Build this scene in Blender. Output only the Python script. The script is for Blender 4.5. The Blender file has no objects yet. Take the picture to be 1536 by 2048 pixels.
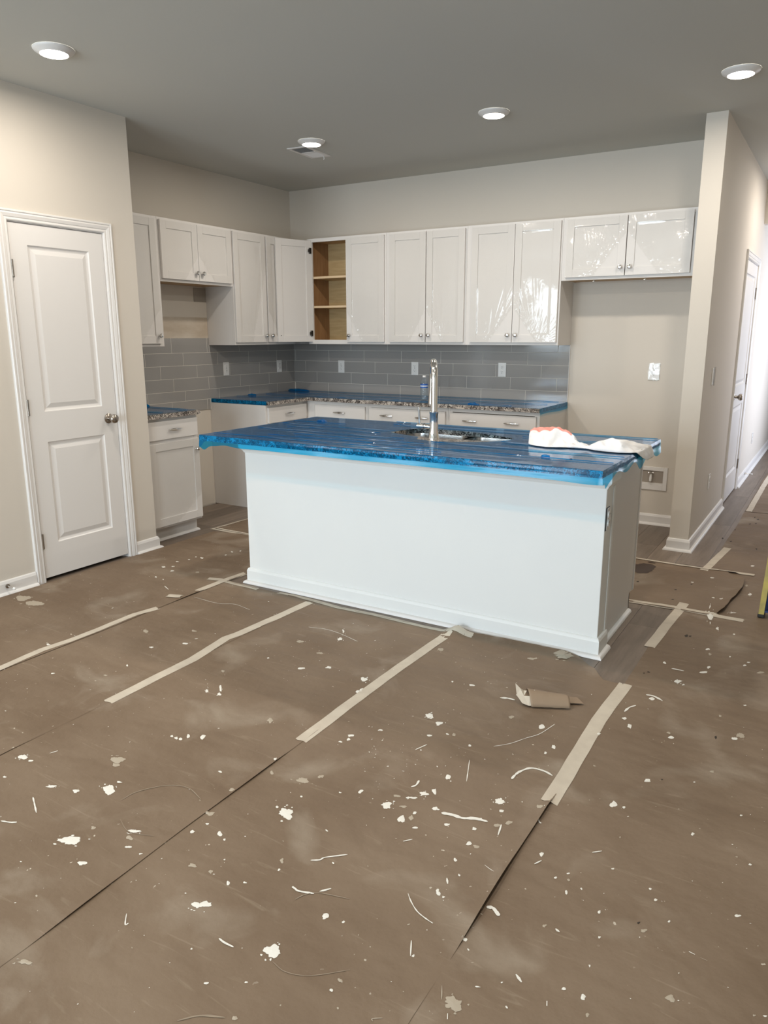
import bpy, bmesh, math, random
from mathutils import Vector, Matrix, noise
random.seed(7)
PI = math.pi
SC = bpy.context.scene
COL = SC.collection

# ---------------------------------------------------------------- camera
YAW, PITCH, ROLL, FPX = 0.5469, -0.2321, -0.002, 1495.6
fw = Vector((-math.sin(YAW)*math.cos(PITCH), math.cos(YAW)*math.cos(PITCH), math.sin(PITCH)))
rt = Vector((math.cos(YAW), math.sin(YAW), 0)); up = rt.cross(fw)
r2 = rt*math.cos(ROLL) + up*math.sin(ROLL); u2 = up*math.cos(ROLL) - rt*math.sin(ROLL)
cd = bpy.data.cameras.new('camera'); cam = bpy.data.objects.new('camera', cd); COL.objects.link(cam)
cam.matrix_world = Matrix(((r2.x, u2.x, -fw.x, 4.6322), (r2.y, u2.y, -fw.y, -5.9203), (r2.z, u2.z, -fw.z, 1.4392), (0, 0, 0, 1)))
cd.sensor_fit = 'HORIZONTAL'; cd.sensor_width = 36; cd.lens = FPX*36/1536
cd.clip_start = 0.02; cd.clip_end = 60
SC.camera = cam

# ---------------------------------------------------------------- world, daylight, exposure
W = bpy.data.worlds.new('world'); SC.world = W; W.use_nodes = True
W.node_tree.nodes['Background'].inputs[0].default_value = (0.55, 0.72, 1.0, 1)
W.node_tree.nodes['Background'].inputs[1].default_value = 0.6
SC.view_settings.view_transform = 'Standard'; SC.view_settings.look = 'None'
SC.view_settings.exposure = 0.30; SC.view_settings.gamma = 1.0; SC.view_settings.use_curve_mapping = False
SC.cycles.use_denoising = True; SC.cycles.max_bounces = 10; SC.cycles.diffuse_bounces = 5
SC.cycles.transparent_max_bounces = 16; SC.cycles.caustics_reflective = False; SC.cycles.caustics_refractive = False
SC.cycles.sample_clamp_indirect = 6

REAR, RIGHT = -9.0, 6.6
def daylight(name, x, y, z, sx, sz, rotz, power, col):   # daylight entering one window opening; faces local -Y after rotation
    ld = bpy.data.lights.new(name, 'AREA'); ld.shape = 'RECTANGLE'; ld.size = sx; ld.size_y = sz; ld.energy = power; ld.color = col
    o = bpy.data.objects.new(name, ld); COL.objects.link(o); o.location = (x, y, z)
    o.rotation_euler = (PI/2, 0, rotz)
    return o
DAY = (0.80, 0.92, 1.0)
WINS = [(-1.80, 0.36), (-0.50, 0.42), (1.3, 0.75), (3.5, 0.75)]     # centre x, half width of the rear windows
WZ1 = 2.35
def sill(i): return 1.15 if i < 2 else 0.22          # two raised windows, two tall glazed doors
for i, (x, hw) in enumerate(WINS):
    hh = WZ1-sill(i); daylight('window_daylight', x, REAR-0.05, sill(i)+hh/2, hw*2, hh, 0, 36*hw*2*hh, DAY)
daylight('foyer_daylight', 5.2, 3.1, 1.35, 2.2, 2.1, PI/2, 48, (0.84, 0.88, 1.0))   # foyer glazing on the hall's right side
CANS = [(1.291, -3.392), (1.29, -1.385), (2.64, -1.37), (3.998, -1.389), (2.64, -3.39), (3.998, -3.39), (1.291, -5.4), (2.64, -5.4), (3.998, -5.4), (4.45, 1.15)]
CAN_POWER = 10.0

# ---------------------------------------------------------------- materials
def mat(name, col, rough=0.5, metal=0.0, bump=None, var=None, coat=0.0, spec=0.5, stretch=None):
    m = bpy.data.materials.new(name); m.use_nodes = True; nt = m.node_tree; b = nt.nodes['Principled BSDF']
    b.inputs['Base Color'].default_value = (*col, 1); b.inputs['Roughness'].default_value = rough; b.inputs['Metallic'].default_value = metal
    b.inputs['Coat Weight'].default_value = coat; b.inputs['Specular IOR Level'].default_value = spec
    tc = nt.nodes.new('ShaderNodeTexCoord'); src = tc.outputs['Object']
    if stretch:
        mp = nt.nodes.new('ShaderNodeMapping'); mp.inputs['Scale'].default_value = stretch; nt.links.new(src, mp.inputs['Vector']); src = mp.outputs['Vector']
    if var:   # (scale, colour 2, detail)
        n = nt.nodes.new('ShaderNodeTexNoise'); n.inputs['Scale'].default_value = var[0]; n.inputs['Detail'].default_value = var[2]
        r = nt.nodes.new('ShaderNodeValToRGB'); r.color_ramp.elements[0].position = 0.35; r.color_ramp.elements[1].position = 0.65
        r.color_ramp.elements[0].color = (*col, 1); r.color_ramp.elements[1].color = (*var[1], 1)
        nt.links.new(src, n.inputs['Vector']); nt.links.new(n.outputs['Fac'], r.inputs['Fac']); nt.links.new(r.outputs['Color'], b.inputs['Base Color'])
    if bump:  # (scale, strength, distance)
        n = nt.nodes.new('ShaderNodeTexNoise'); n.inputs['Scale'].default_value = bump[0]; n.inputs['Detail'].default_value = 4
        bp = nt.nodes.new('ShaderNodeBump'); bp.inputs['Strength'].default_value = bump[1]; bp.inputs['Distance'].default_value = bump[2]
        nt.links.new(src, n.inputs['Vector']); nt.links.new(n.outputs['Fac'], bp.inputs['Height']); nt.links.new(bp.outputs['Normal'], b.inputs['Normal'])
    return m

def emis(name, col, s):
    m = bpy.data.materials.new(name); m.use_nodes = True; nt = m.node_tree; nt.nodes.clear()
    e = nt.nodes.new('ShaderNodeEmission'); e.inputs[0].default_value = (*col, 1); e.inputs[1].default_value = s
    o = nt.nodes.new('ShaderNodeOutputMaterial'); nt.links.new(e.outputs[0], o.inputs[0]); return m

def film_mat(name, tint, gloss_rough, bump, haze=(0, 0, 0), hazew=0.0, ior=1.5, scale=30, stretch=(1, 1, 1)):
    m = bpy.data.materials.new(name); m.use_nodes = True; nt = m.node_tree; nt.nodes.clear(); N = nt.nodes.new; L = nt.links.new
    o = N('ShaderNodeOutputMaterial'); t = N('ShaderNodeBsdfTransparent'); t.inputs[0].default_value = (*tint, 1)
    g = N('ShaderNodeBsdfGlossy'); g.inputs['Roughness'].default_value = gloss_rough
    f = N('ShaderNodeFresnel'); ge = N('ShaderNodeNewGeometry'); mr = N('ShaderNodeMapRange')      # same reflectance from either side of the sheet
    mr.inputs['To Min'].default_value = ior; mr.inputs['To Max'].default_value = 1/ior; L(ge.outputs['Backfacing'], mr.inputs['Value']); L(mr.outputs[0], f.inputs[0])
    tc = N('ShaderNodeTexCoord'); mp = N('ShaderNodeMapping'); mp.inputs['Scale'].default_value = stretch
    n = N('ShaderNodeTexNoise'); n.inputs['Scale'].default_value = scale; n.inputs['Detail'].default_value = 3
    b = N('ShaderNodeBump'); b.inputs['Strength'].default_value = bump; b.inputs['Distance'].default_value = 0.004
    L(tc.outputs['Object'], mp.inputs[0]); L(mp.outputs[0], n.inputs['Vector']); L(n.outputs['Fac'], b.inputs['Height'])
    L(b.outputs[0], g.inputs['Normal']); L(b.outputs[0], f.inputs['Normal'])
    base = t.outputs[0]
    if hazew:
        d = N('ShaderNodeBsdfDiffuse'); d.inputs[0].default_value = (*haze, 1); mx = N('ShaderNodeMixShader'); mx.inputs[0].default_value = hazew
        L(t.outputs[0], mx.inputs[1]); L(d.outputs[0], mx.inputs[2]); base = mx.outputs[0]
    m2 = N('ShaderNodeMixShader'); L(f.outputs[0], m2.inputs[0]); L(base, m2.inputs[1]); L(g.outputs[0], m2.inputs[2]); L(m2.outputs[0], o.inputs[0])
    return m

M = {}
M['wall'] = mat('wall_paint', (0.632, 0.588, 0.525), 0.75, bump=(260, 0.12, 0.002), spec=0.3)
M['ceiling'] = mat('ceiling_paint', (0.54, 0.545, 0.515), 0.9, bump=(220, 0.10, 0.002), spec=0.2)
M['white'] = mat('white_trim_paint', (0.74, 0.725, 0.71), 0.38)
M['cab'] = mat('white_cabinet_paint', (0.69, 0.67, 0.65), 0.42, var=(1.2, (0.67, 0.65, 0.63), 2))
M['island'] = mat('island_white_paint', (0.77, 0.78, 0.765), 0.5, bump=(160, 0.08, 0.002), var=(1.3, (0.74, 0.755, 0.75), 3))
M['rawwall'] = mat('stained_bare_drywall', (0.60, 0.545, 0.47), 0.9, var=(3.0, (0.46, 0.39, 0.31), 5), stretch=(1, 1, 3))
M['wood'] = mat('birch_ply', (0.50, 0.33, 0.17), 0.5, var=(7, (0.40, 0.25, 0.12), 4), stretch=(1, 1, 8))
M['woodedge'] = mat('pale_ply_edge', (0.66, 0.50, 0.32), 0.5)
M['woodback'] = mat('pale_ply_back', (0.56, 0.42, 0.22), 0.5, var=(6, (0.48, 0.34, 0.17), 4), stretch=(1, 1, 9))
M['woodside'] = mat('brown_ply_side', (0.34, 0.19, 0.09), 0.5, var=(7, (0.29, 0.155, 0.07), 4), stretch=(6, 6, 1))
M['tile'] = mat('grey_glazed_tile', (0.315, 0.307, 0.297), 0.10, spec=0.6, bump=(6, 0.10, 0.004))
M['grout'] = mat('pale_grout', (0.66, 0.63, 0.58), 0.9)
M['chrome'] = mat('chrome', (0.75, 0.74, 0.72), 0.16, 1.0)
M['nickel'] = mat('satin_nickel', (0.40, 0.36, 0.32), 0.25, 1.0)
M['steel'] = mat('brushed_steel', (0.55, 0.54, 0.52), 0.25, 1.0, bump=(60, 0.15, 0.001), stretch=(1, 20, 1))
M['black'] = mat('black_rubber', (0.02, 0.02, 0.02), 0.6)
M['hinge'] = mat('dark_hinge_metal', (0.10, 0.09, 0.08), 0.35, 0.9)
M['plastic'] = mat('white_plastic', (0.80, 0.80, 0.79), 0.25)
M['slot'] = mat('dark_slot', (0.03, 0.03, 0.03), 0.6)
M['paint'] = mat('dried_white_paint', (0.74, 0.725, 0.67), 0.6)
M['paintfaint'] = mat('thin_scuffed_paint', (0.40, 0.345, 0.27), 0.7)
M['scuff'] = mat('faint_scuff', (0.27, 0.215, 0.155), 0.65)
M['darkbit'] = mat('dark_tear', (0.035, 0.025, 0.018), 0.8)
M['puddle'] = mat('dark_brown_stain', (0.045, 0.024, 0.015), 0.55)
M['lens'] = emis('lit_lens', (1.0, 0.93, 0.82), 14.0)
M['slab'] = mat('concrete_slab', (0.12, 0.10, 0.085), 0.9)
M['red'] = mat('red_cloth_band', (0.82, 0.33, 0.28), 0.9, bump=(300, 0.3, 0.001))
M['cloth'] = mat('white_cotton', (0.82, 0.84, 0.88), 0.9, bump=(200, 0.3, 0.001), var=(9, (0.76, 0.75, 0.74), 3))
M['yellow'] = mat('yellow_fibreglass', (0.48, 0.38, 0.07), 0.5, var=(20, (0.36, 0.29, 0.07), 4))
M['blue'] = mat('dark_blue_sticker', (0.02, 0.04, 0.14), 0.4)
M['label'] = mat('blue_bottle_label', (0.03, 0.12, 0.42), 0.4)
M['alu'] = mat('aluminium', (0.6, 0.6, 0.6), 0.35, 1.0)
M['bluefilm'] = film_mat('blue_protective_film', (0.12, 0.53, 0.88), 0.07, 0.12, haze=(0.10, 0.22, 0.42), hazew=0.42, scale=9, stretch=(0.6, 5, 1), ior=1.65)
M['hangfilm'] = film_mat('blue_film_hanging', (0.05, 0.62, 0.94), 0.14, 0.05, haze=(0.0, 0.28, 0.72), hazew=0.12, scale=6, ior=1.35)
M['clearfilm'] = film_mat('clear_protective_film', (0.99, 0.99, 0.985), 0.05, 0.15, haze=(0.8, 0.78, 0.75), hazew=0.04, scale=14)
M['bottle'] = film_mat('clear_bottle_plastic', (0.90, 0.93, 0.95), 0.05, 0.2, scale=40, haze=(0.7, 0.75, 0.8), hazew=0.06)

def tape_mat():
    m = mat('masking_tape', (0.56, 0.50, 0.41), 0.7, var=(14, (0.50, 0.44, 0.36), 4), bump=(120, 0.2, 0.001)); return m
M['tape'] = tape_mat()

def granite():
    m = bpy.data.materials.new('speckled_granite'); m.use_nodes = True; nt = m.node_tree; N = nt.nodes.new; L = nt.links.new
    b = nt.nodes['Principled BSDF']; b.inputs['Roughness'].default_value = 0.12
    tc = N('ShaderNodeTexCoord'); v = N('ShaderNodeTexVoronoi'); v.inputs['Scale'].default_value = 64
    n = N('ShaderNodeTexNoise'); n.inputs['Scale'].default_value = 90; n.inputs['Detail'].default_value = 3
    a = N('ShaderNodeMixRGB'); a.blend_type = 'ADD'; a.inputs[0].default_value = 0.08
    L(tc.outputs['Object'], a.inputs[1]); L(n.outputs['Color'], a.inputs[2]); L(tc.outputs['Object'], n.inputs['Vector'])
    L(a.outputs[0], v.inputs['Vector'])
    r = N('ShaderNodeValToRGB'); cr = r.color_ramp; cr.interpolation = 'CONSTANT'
    cr.elements[0].position = 0.0; cr.elements[0].color = (0.045, 0.04, 0.038, 1)
    cr.elements[1].position = 0.36; cr.elements[1].color = (0.24, 0.21, 0.19, 1)
    for p, c in ((0.55, (0.52, 0.47, 0.42, 1)), (0.74, (0.12, 0.10, 0.09, 1)), (0.84, (0.66, 0.63, 0.58, 1))):
        e = cr.elements.new(p); e.color = c
    L(v.outputs['Color'], r.inputs['Fac']); L(r.outputs['Color'], b.inputs['Base Color'])
    return m
M['granite'] = granite()

def plank_mat():
    m = bpy.data.materials.new('grey_brown_vinyl_plank'); m.use_nodes = True; nt = m.node_tree; N = nt.nodes.new; L = nt.links.new
    b = nt.nodes['Principled BSDF']; b.inputs['Roughness'].default_value = 0.42
    tc = N('ShaderNodeTexCoord'); oi = N('ShaderNodeObjectInfo'); mp = N('ShaderNodeMapping'); mp.inputs['Scale'].default_value = (14, 1.3, 1)
    cb = N('ShaderNodeCombineXYZ'); mu = N('ShaderNodeMath'); mu.operation = 'MULTIPLY'; mu.inputs[1].default_value = 40
    L(oi.outputs['Random'], mu.inputs[0]); L(mu.outputs[0], cb.inputs[1]); L(cb.outputs[0], mp.inputs['Location']); L(tc.outputs['Object'], mp.inputs['Vector'])
    n = N('ShaderNodeTexNoise'); n.inputs['Scale'].default_value = 1.6; n.inputs['Detail'].default_value = 6; n.inputs['Roughness'].default_value = 0.65
    L(mp.outputs[0], n.inputs['Vector'])
    r = N('ShaderNodeValToRGB'); r.color_ramp.elements[0].position = 0.3; r.color_ramp.elements[0].color = (0.125, 0.095, 0.072, 1)
    r.color_ramp.elements[1].position = 0.7; r.color_ramp.elements[1].color = (0.215, 0.168, 0.132, 1)
    h = N('ShaderNodeHueSaturation'); mr = N('ShaderNodeMapRange'); mr.inputs['To Min'].default_value = 0.82; mr.inputs['To Max'].default_value = 1.18
    L(oi.outputs['Random'], mr.inputs['Value']); L(mr.outputs[0], h.inputs['Value']); L(n.outputs['Fac'], r.inputs['Fac']); L(r.outputs['Color'], h.inputs['Color']); L(h.outputs[0], b.inputs['Base Color'])
    bp = N('ShaderNodeBump'); bp.inputs['Strength'].default_value = 0.15; bp.inputs['Distance'].default_value = 0.002
    L(n.outputs['Fac'], bp.inputs['Height']); L(bp.outputs[0], b.inputs['Normal'])
    return m
M['plank'] = plank_mat()

def paper_mat():
    m = bpy.data.materials.new('brown_kraft_paper'); m.use_nodes = True; nt = m.node_tree; N = nt.nodes.new; L = nt.links.new
    b = nt.nodes['Principled BSDF']; b.inputs['Roughness'].default_value = 0.62; b.inputs['Specular IOR Level'].default_value = 0.35
    tc = N('ShaderNodeTexCoord')
    def noi(scale, detail, st=(1, 1, 1), rot=0, dist=0.0):
        mp = N('ShaderNodeMapping'); mp.inputs['Scale'].default_value = st; mp.inputs['Rotation'].default_value = (0, 0, rot)
        n = N('ShaderNodeTexNoise'); n.inputs['Scale'].default_value = scale; n.inputs['Detail'].default_value = detail; n.inputs['Distortion'].default_value = dist
        L(tc.outputs['Object'], mp.inputs[0]); L(mp.outputs[0], n.inputs['Vector']); return n.outputs['Fac']
    def ramp(fac, p0, c0, p1, c1):
        r = N('ShaderNodeValToRGB'); r.color_ramp.elements[0].position = p0; r.color_ramp.elements[0].color = c0
        r.color_ramp.elements[1].position = p1; r.color_ramp.elements[1].color = c1; L(fac, r.inputs['Fac']); return r.outputs['Color']
    c = ramp(noi(2.2, 5), 0.3, (0.156, 0.106, 0.067, 1), 0.72, (0.210, 0.152, 0.103, 1))
    dust = ramp(noi(3.1, 6, dist=0.6), 0.56, (0, 0, 0, 1), 0.80, (0.55, 0.55, 0.55, 1))      # chalky plaster dust trodden in
    mx = N('ShaderNodeMixRGB'); L(dust, mx.inputs[0]); L(c, mx.inputs[1]); mx.inputs[2].default_value = (0.40, 0.345, 0.275, 1)
    scr = ramp(noi(5, 8, (1, 9, 1), 0.9, 1.2), 0.62, (0, 0, 0, 1), 0.74, (0.30, 0.30, 0.30, 1))   # scuffs
    mx2 = N('ShaderNodeMixRGB'); L(scr, mx2.inputs[0]); L(mx.outputs[0], mx2.inputs[1]); mx2.inputs[2].default_value = (0.33, 0.27, 0.20, 1)
    sp = ramp(noi(55, 2), 0.735, (0, 0, 0, 1), 0.75, (0.9, 0.9, 0.9, 1))                        # pin-prick paint specks
    mask = ramp(noi(1.6, 2), 0.48, (0, 0, 0, 1), 0.6, (1, 1, 1, 1)); mul = N('ShaderNodeMixRGB'); mul.blend_type = 'MULTIPLY'; mul.inputs[0].default_value = 1
    L(sp, mul.inputs[1]); L(mask, mul.inputs[2])
    mx3 = N('ShaderNodeMixRGB'); L(mul.outputs[0], mx3.inputs[0]); L(mx2.outputs[0], mx3.inputs[1]); mx3.inputs[2].default_value = (0.60, 0.55, 0.46, 1)
    L(mx3.outputs[0], b.inputs['Base Color'])
    b1 = N('ShaderNodeBump'); b1.inputs['Strength'].default_value = 0.8; b1.inputs['Distance'].default_value = 0.022
    b2 = N('ShaderNodeBump'); b2.inputs['Strength'].default_value = 0.5; b2.inputs['Distance'].default_value = 0.004
    L(noi(3.2, 2, (1, 1.9, 1), 0.75, 0.15), b1.inputs['Height']); L(noi(34, 5), b2.inputs['Height']); L(b1.outputs[0], b2.inputs['Normal']); L(b2.outputs[0], b.inputs['Normal'])
    return m
M['paper'] = paper_mat()
M['scrap'] = mat('clean_kraft_paper', (0.27, 0.195, 0.13), 0.7, bump=(30, 0.3, 0.003))

# ---------------------------------------------------------------- helpers
def tag(o, label=None, cat=None, group=None, kind=None):
    if label: o['label'] = label
    if cat: o['category'] = cat
    if group: o['group'] = group
    if kind: o['kind'] = kind
    return o
def empty(name, loc, label, cat, group=None, rotz=0):
    o = bpy.data.objects.new(name, None); COL.objects.link(o); o.location = loc; o.rotation_euler = (0, 0, rotz); o.empty_display_size = 0.05
    return tag(o, label, cat, group)
class MB:
    def __init__(s): s.bm = bmesh.new()
    def box(s, x0, x1, y0, y1, z0, z1, bev=0.0):
        v = [s.bm.verts.new(p) for p in ((x0, y0, z0), (x1, y0, z0), (x1, y1, z0), (x0, y1, z0), (x0, y0, z1), (x1, y0, z1), (x1, y1, z1), (x0, y1, z1))]
        f = [s.bm.faces.new([v[i] for i in q]) for q in ((0, 3, 2, 1), (4, 5, 6, 7), (0, 1, 5, 4), (1, 2, 6, 5), (2, 3, 7, 6), (3, 0, 4, 7))]
        if bev:
            ed = set(e for q in f for e in q.edges); bmesh.ops.bevel(s.bm, geom=list(ed), offset=bev, segments=1, affect='EDGES')
        return s
    def face(s, pts):
        s.bm.faces.new([s.bm.verts.new(p) for p in pts]); return s
    def tube(s, pts, rad, n=12, cap=True, squash=None):
        pts = [Vector(p) for p in pts]; rad = rad if isinstance(rad, (list, tuple)) else [rad]*len(pts); rings = []
        ref = Vector((0.0123, 0.0456, 1)).normalized()
        for i, p in enumerate(pts):
            t = (pts[min(i+1, len(pts)-1)] - pts[max(i-1, 0)]).normalized()
            if abs(t.dot(ref)) > 0.95: ref = Vector((1, 0.02, 0.03)).normalized()
            a = t.cross(ref).normalized(); b = t.cross(a).normalized(); ref = -(a.cross(t)) if False else ref
            rings.append([s.bm.verts.new(p + (a*math.cos(2*PI*k/n) + b*math.sin(2*PI*k/n)*(squash or 1))*rad[i]) for k in range(n)])
        for r0, r1 in zip(rings, rings[1:]):
            for k in range(n): s.bm.faces.new((r0[k], r0[(k+1) % n], r1[(k+1) % n], r1[k]))
        if cap: s.bm.faces.new(rings[0][::-1]); s.bm.faces.new(rings[-1])
        return s
    def lathe(s, prof, n=24, loc=(0, 0, 0), axis='z', cap=True):   # prof = (radius, height) pairs
        rings = []
        for r, h in prof:
            ring = []
            for k in range(n):
                c, d = r*math.cos(2*PI*k/n), r*math.sin(2*PI*k/n)
                p = {'z': (c, d, h), 'y': (c, -h, d), 'x': (h, c, d)}[axis]
                ring.append(s.bm.verts.new((p[0]+loc[0], p[1]+loc[1], p[2]+loc[2])))
            rings.append(ring)
        for r0, r1 in zip(rings, rings[1:]):
            for k in range(n): s.bm.faces.new((r0[k], r0[(k+1) % n], r1[(k+1) % n], r1[k]))
        if cap: s.bm.faces.new(rings[0][::-1]); s.bm.faces.new(rings[-1])
        return s
    def sweep(s, prof, path, closed=False):   # extrude a 2D profile (out, up) along a horizontal polyline with mitred corners; out = to the right of travel
        P = [Vector((p[0], p[1], 0)) for p in path]; n = len(P); rings = []
        for i in range(n):
            d0 = (P[i]-P[i-1]).normalized() if (i > 0 or closed) else None
            d1 = (P[(i+1) % n]-P[i]).normalized() if (i < n-1 or closed) else None
            if d0 is None: d0 = d1
            if d1 is None: d1 = d0
            o0 = Vector((d0.y, -d0.x, 0)); o1 = Vector((d1.y, -d1.x, 0)); o = (o0+o1); o = o/max(o.length_squared/2, 0.3) if o.length > 1e-6 else o0
            rings.append([s.bm.verts.new((P[i].x+o.x*a, P[i].y+o.y*a, path[i][2]+b)) for a, b in prof])
        m = len(prof)
        for i in range(n if closed else n-1):
            r0, r1 = rings[i], rings[(i+1) % n]
            for k in range(m): s.bm.faces.new((r0[k], r1[k], r1[(k+1) % m], r0[(k+1) % m]))
        if not closed: s.bm.faces.new(rings[0]); s.bm.faces.new(rings[-1][::-1])
        return s
    def sweepv(s, prof, path, plane_x=None):   # door casing: profile (across, out) round a path in the wall plane x = plane_x; path = (y, z) points; across = outward from opening
        n = len(path); P = [Vector((p[0], p[1])) for p in path]; rings = []
        for i in range(n):
            d0 = (P[i]-P[i-1]).normalized() if i > 0 else (P[1]-P[0]).normalized()
            d1 = (P[i+1]-P[i]).normalized() if i < n-1 else d0
            o0 = Vector((-d0.y, d0.x)); o1 = Vector((-d1.y, d1.x)); o = o0+o1; o = o/(o.length_squared/2)
            rings.append([s.bm.verts.new((plane_x+b, P[i].x+o.x*a, P[i].y+o.y*a)) for a, b in prof])
        m = len(prof)
        for r0, r1 in zip(rings, rings[1:]):
            for k in range(m): s.bm.faces.new((r0[k], r1[k], r1[(k+1) % m], r0[(k+1) % m]))
        s.bm.faces.new(rings[0]); s.bm.faces.new(rings[-1][::-1])
        return s
    def build(s, name, m, parent=None, smooth=False, mats=None):
        bmesh.ops.recalc_face_normals(s.bm, faces=s.bm.faces)
        me = bpy.data.meshes.new(name); s.bm.to_mesh(me); s.bm.free()
        for x in (mats or [m]): me.materials.append(x)
        if smooth:
            for p in me.polygons: p.use_smooth = True
            try: me.set_sharp_from_angle(angle=0.7)
            except Exception: pass
        o = bpy.data.objects.new(name, me); COL.objects.link(o); o.parent = parent
        return o
def copy_tree(o, parent=None):
    c = o.copy(); COL.objects.link(c); c.parent = parent
    for ch in list(o.children): copy_tree(ch, c)
    return c
def struct(name, mb, m, smooth=False):
    return tag(mb.build(name, m, None, smooth), kind='structure')

# ================================================================ THE ROOM
H = 2.743
PX, PY = 0.674, -2.458         # corner of the pantry wall
SX, SY, ST = 3.726, -0.666, 0.124   # stub wall at the hall
HX = SX+ST
fl = struct('floor', MB().box(-2.7, RIGHT, REAR-0.1, 7.6, -0.12, -0.008), M['slab'])
PW, PL = 0.181, 1.22
pm = MB().box(0, PW-0.0012, 0, PL-0.0012, -0.0075, 0, 0.0006)
plank0 = pm.build('plank', M['plank'], fl); first = True
x = 0.03; row = 0
while x < 4.95:
    y = -3.9 + (row*0.43 % PL)
    while y < 5.2:
        if not (1.75 < x and x+PW < 3.78 and -2.65 < y and y+PL < -1.9) and not (y+PL < -3.0) and not (x > SX-0.05 and x+PW < HX+0.05 and y > 0):
            p = plank0 if first else plank0.copy()
            if not first: COL.objects.link(p); p.parent = fl
            first = False
            p.location = (x, y, 0)
        y += PL
    x += PW; row += 1
struct('ceiling', MB().box(-2.7, RIGHT+0.1, REAR-0.1, 7.6, H, H+0.1), M['ceiling'])
struct('wall_left', MB().box(-0.12, 0, -4.7, 0.12, -0.01, H), M['wall'])
struct('wall_back', MB().box(0, SX, 0, 0.12, -0.01, H), M['wall'])
w = MB(); D0, D1, DT = -3.325, -2.703, 2.045
w.box(PX-0.114, PX, -4.8, D0-0.02, -0.01, H); w.box(-2.6, PX-0.114, -4.8, -4.7, -0.01, H); w.box(PX-0.114, PX, D1+0.02, PY, -0.01, H); w.box(PX-0.114, PX, D0-0.02, D1+0.02, DT+0.02, H)
w.box(0.0, PX-0.114, PY-0.114, PY, -0.01, H)
struct('wall_pantry', w, M['wall'])
struct('wall_far_left', MB().box(-2.7, -2.6, REAR, -4.7, -0.01, H), M['wall'])
E0, E1, ET = 0.94, 1.80, 2.035
w = MB(); w.box(SX, HX, SY, E0-0.02, -0.01, H); w.box(SX, HX, E1+0.02, 7.5, -0.01, H); w.box(SX, HX, E0-0.02, E1+0.02, ET+0.02, H)
struct('wall_hall', w, M['wall'])
struct('wall_closet', MB().box(SX-0.9, SX, 0.125, 0.2, -0.01, H).box(SX-0.9, SX, 2.3, 2.4, -0.01, H).box(SX-0.9, SX-0.8, 0.2, 2.3, -0.01, H), M['wall'])
w = MB(); HR = 5.05
w.box(HR, HR+0.12, -0.9, 1.95, -0.01, H); w.box(HR, HR+0.12, 4.25, 7.5, -0.01, H); w.box(HR, HR+0.12, 1.95, 4.25, 2.42, H)
w.box(HR+0.12, RIGHT, -0.9, -0.78, -0.01, H); w.box(RIGHT, RIGHT+0.1, REAR, -0.78, -0.01, H)
struct('wall_right', w, M['wall'])
struct('wall_hall_end', MB().box(SX, HR+0.12, 7.5, 7.6, -0.01, H), M['wall'])
struct('wall_header', MB().box(HX, HR, 1.90, 2.02, 2.40, H), M['wall'])
# rear wall with three window openings
w = MB(); edges = []
for cx, hw in WINS: edges += [cx-hw, cx+hw]
ex = [-2.7]+edges+[RIGHT]
for a in range(0, len(ex), 2): w.box(ex[a], ex[a+1], REAR-0.12, REAR, -0.01, H)
for a in range(0, len(edges), 2):
    w.box(edges[a], edges[a+1], REAR-0.12, REAR, -0.01, sill(a//2)); w.box(edges[a], edges[a+1], REAR-0.12, REAR, WZ1, H)
struct('wall_rear', w, M['wall'])
for i, (cx, hw) in enumerate(WINS):
    f = MB(); a, b = cx-hw, cx+hw; WZ0 = sill(i)
    f.box(a, a+0.05, REAR-0.04, REAR+0.01, WZ0, WZ1); f.box(b-0.05, b, REAR-0.04, REAR+0.01, WZ0, WZ1)
    f.box(a, b, REAR-0.04, REAR+0.01, WZ0, WZ0+0.06); f.box(a, b, REAR-0.04, REAR+0.01, WZ1-0.06, WZ1)
    wf = struct('window_%d' % (i+1), f, M['white'])
    MB().box(a-0.06, b+0.06, REAR+0.01, REAR+0.07, WZ0-0.04, WZ0).build('window_sill', M['white'], wf)

# baseboards with shoe moulding
BASE = [(0, 0), (0.014, 0), (0.014, 0.066), (0.011, 0.074), (0.009, 0.080), (0.004, 0.084), (0, 0.084)]
SHOE = [(0, 0), (0.019, 0), (0.018, 0.006), (0.014, 0.012), (0.008, 0.016), (0, 0.018)]
def base(name, path):
    P = [(a, b, 0) for a, b in path]
    o = struct(name, MB().sweep(BASE, P), M['white'])
    q = MB(); n = len(P)
    q.sweep([(0.0142+a, b) for a, b in SHOE], P); q.build('shoe_moulding', M['white'], o, smooth=True)
base('baseboard_pantry', [(PX, D1+0.062), (PX, PY), (PX-0.04, PY)])
base('baseboard_pantry_near', [(-2.6, -4.8), (PX, -4.8), (PX, D0-0.062)])
base('baseboard_alcove', [(2.765, 0), (SX, 0)])
base('baseboard_hall', [(SX, 0), (SX, SY), (HX, SY), (HX, E0-0.062)])
base('baseboard_hall_far', [(HX, E1+0.062), (HX, 7.5)])
base('baseboard_right', [(HR, 1.95), (HR, -0.9)])

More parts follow.
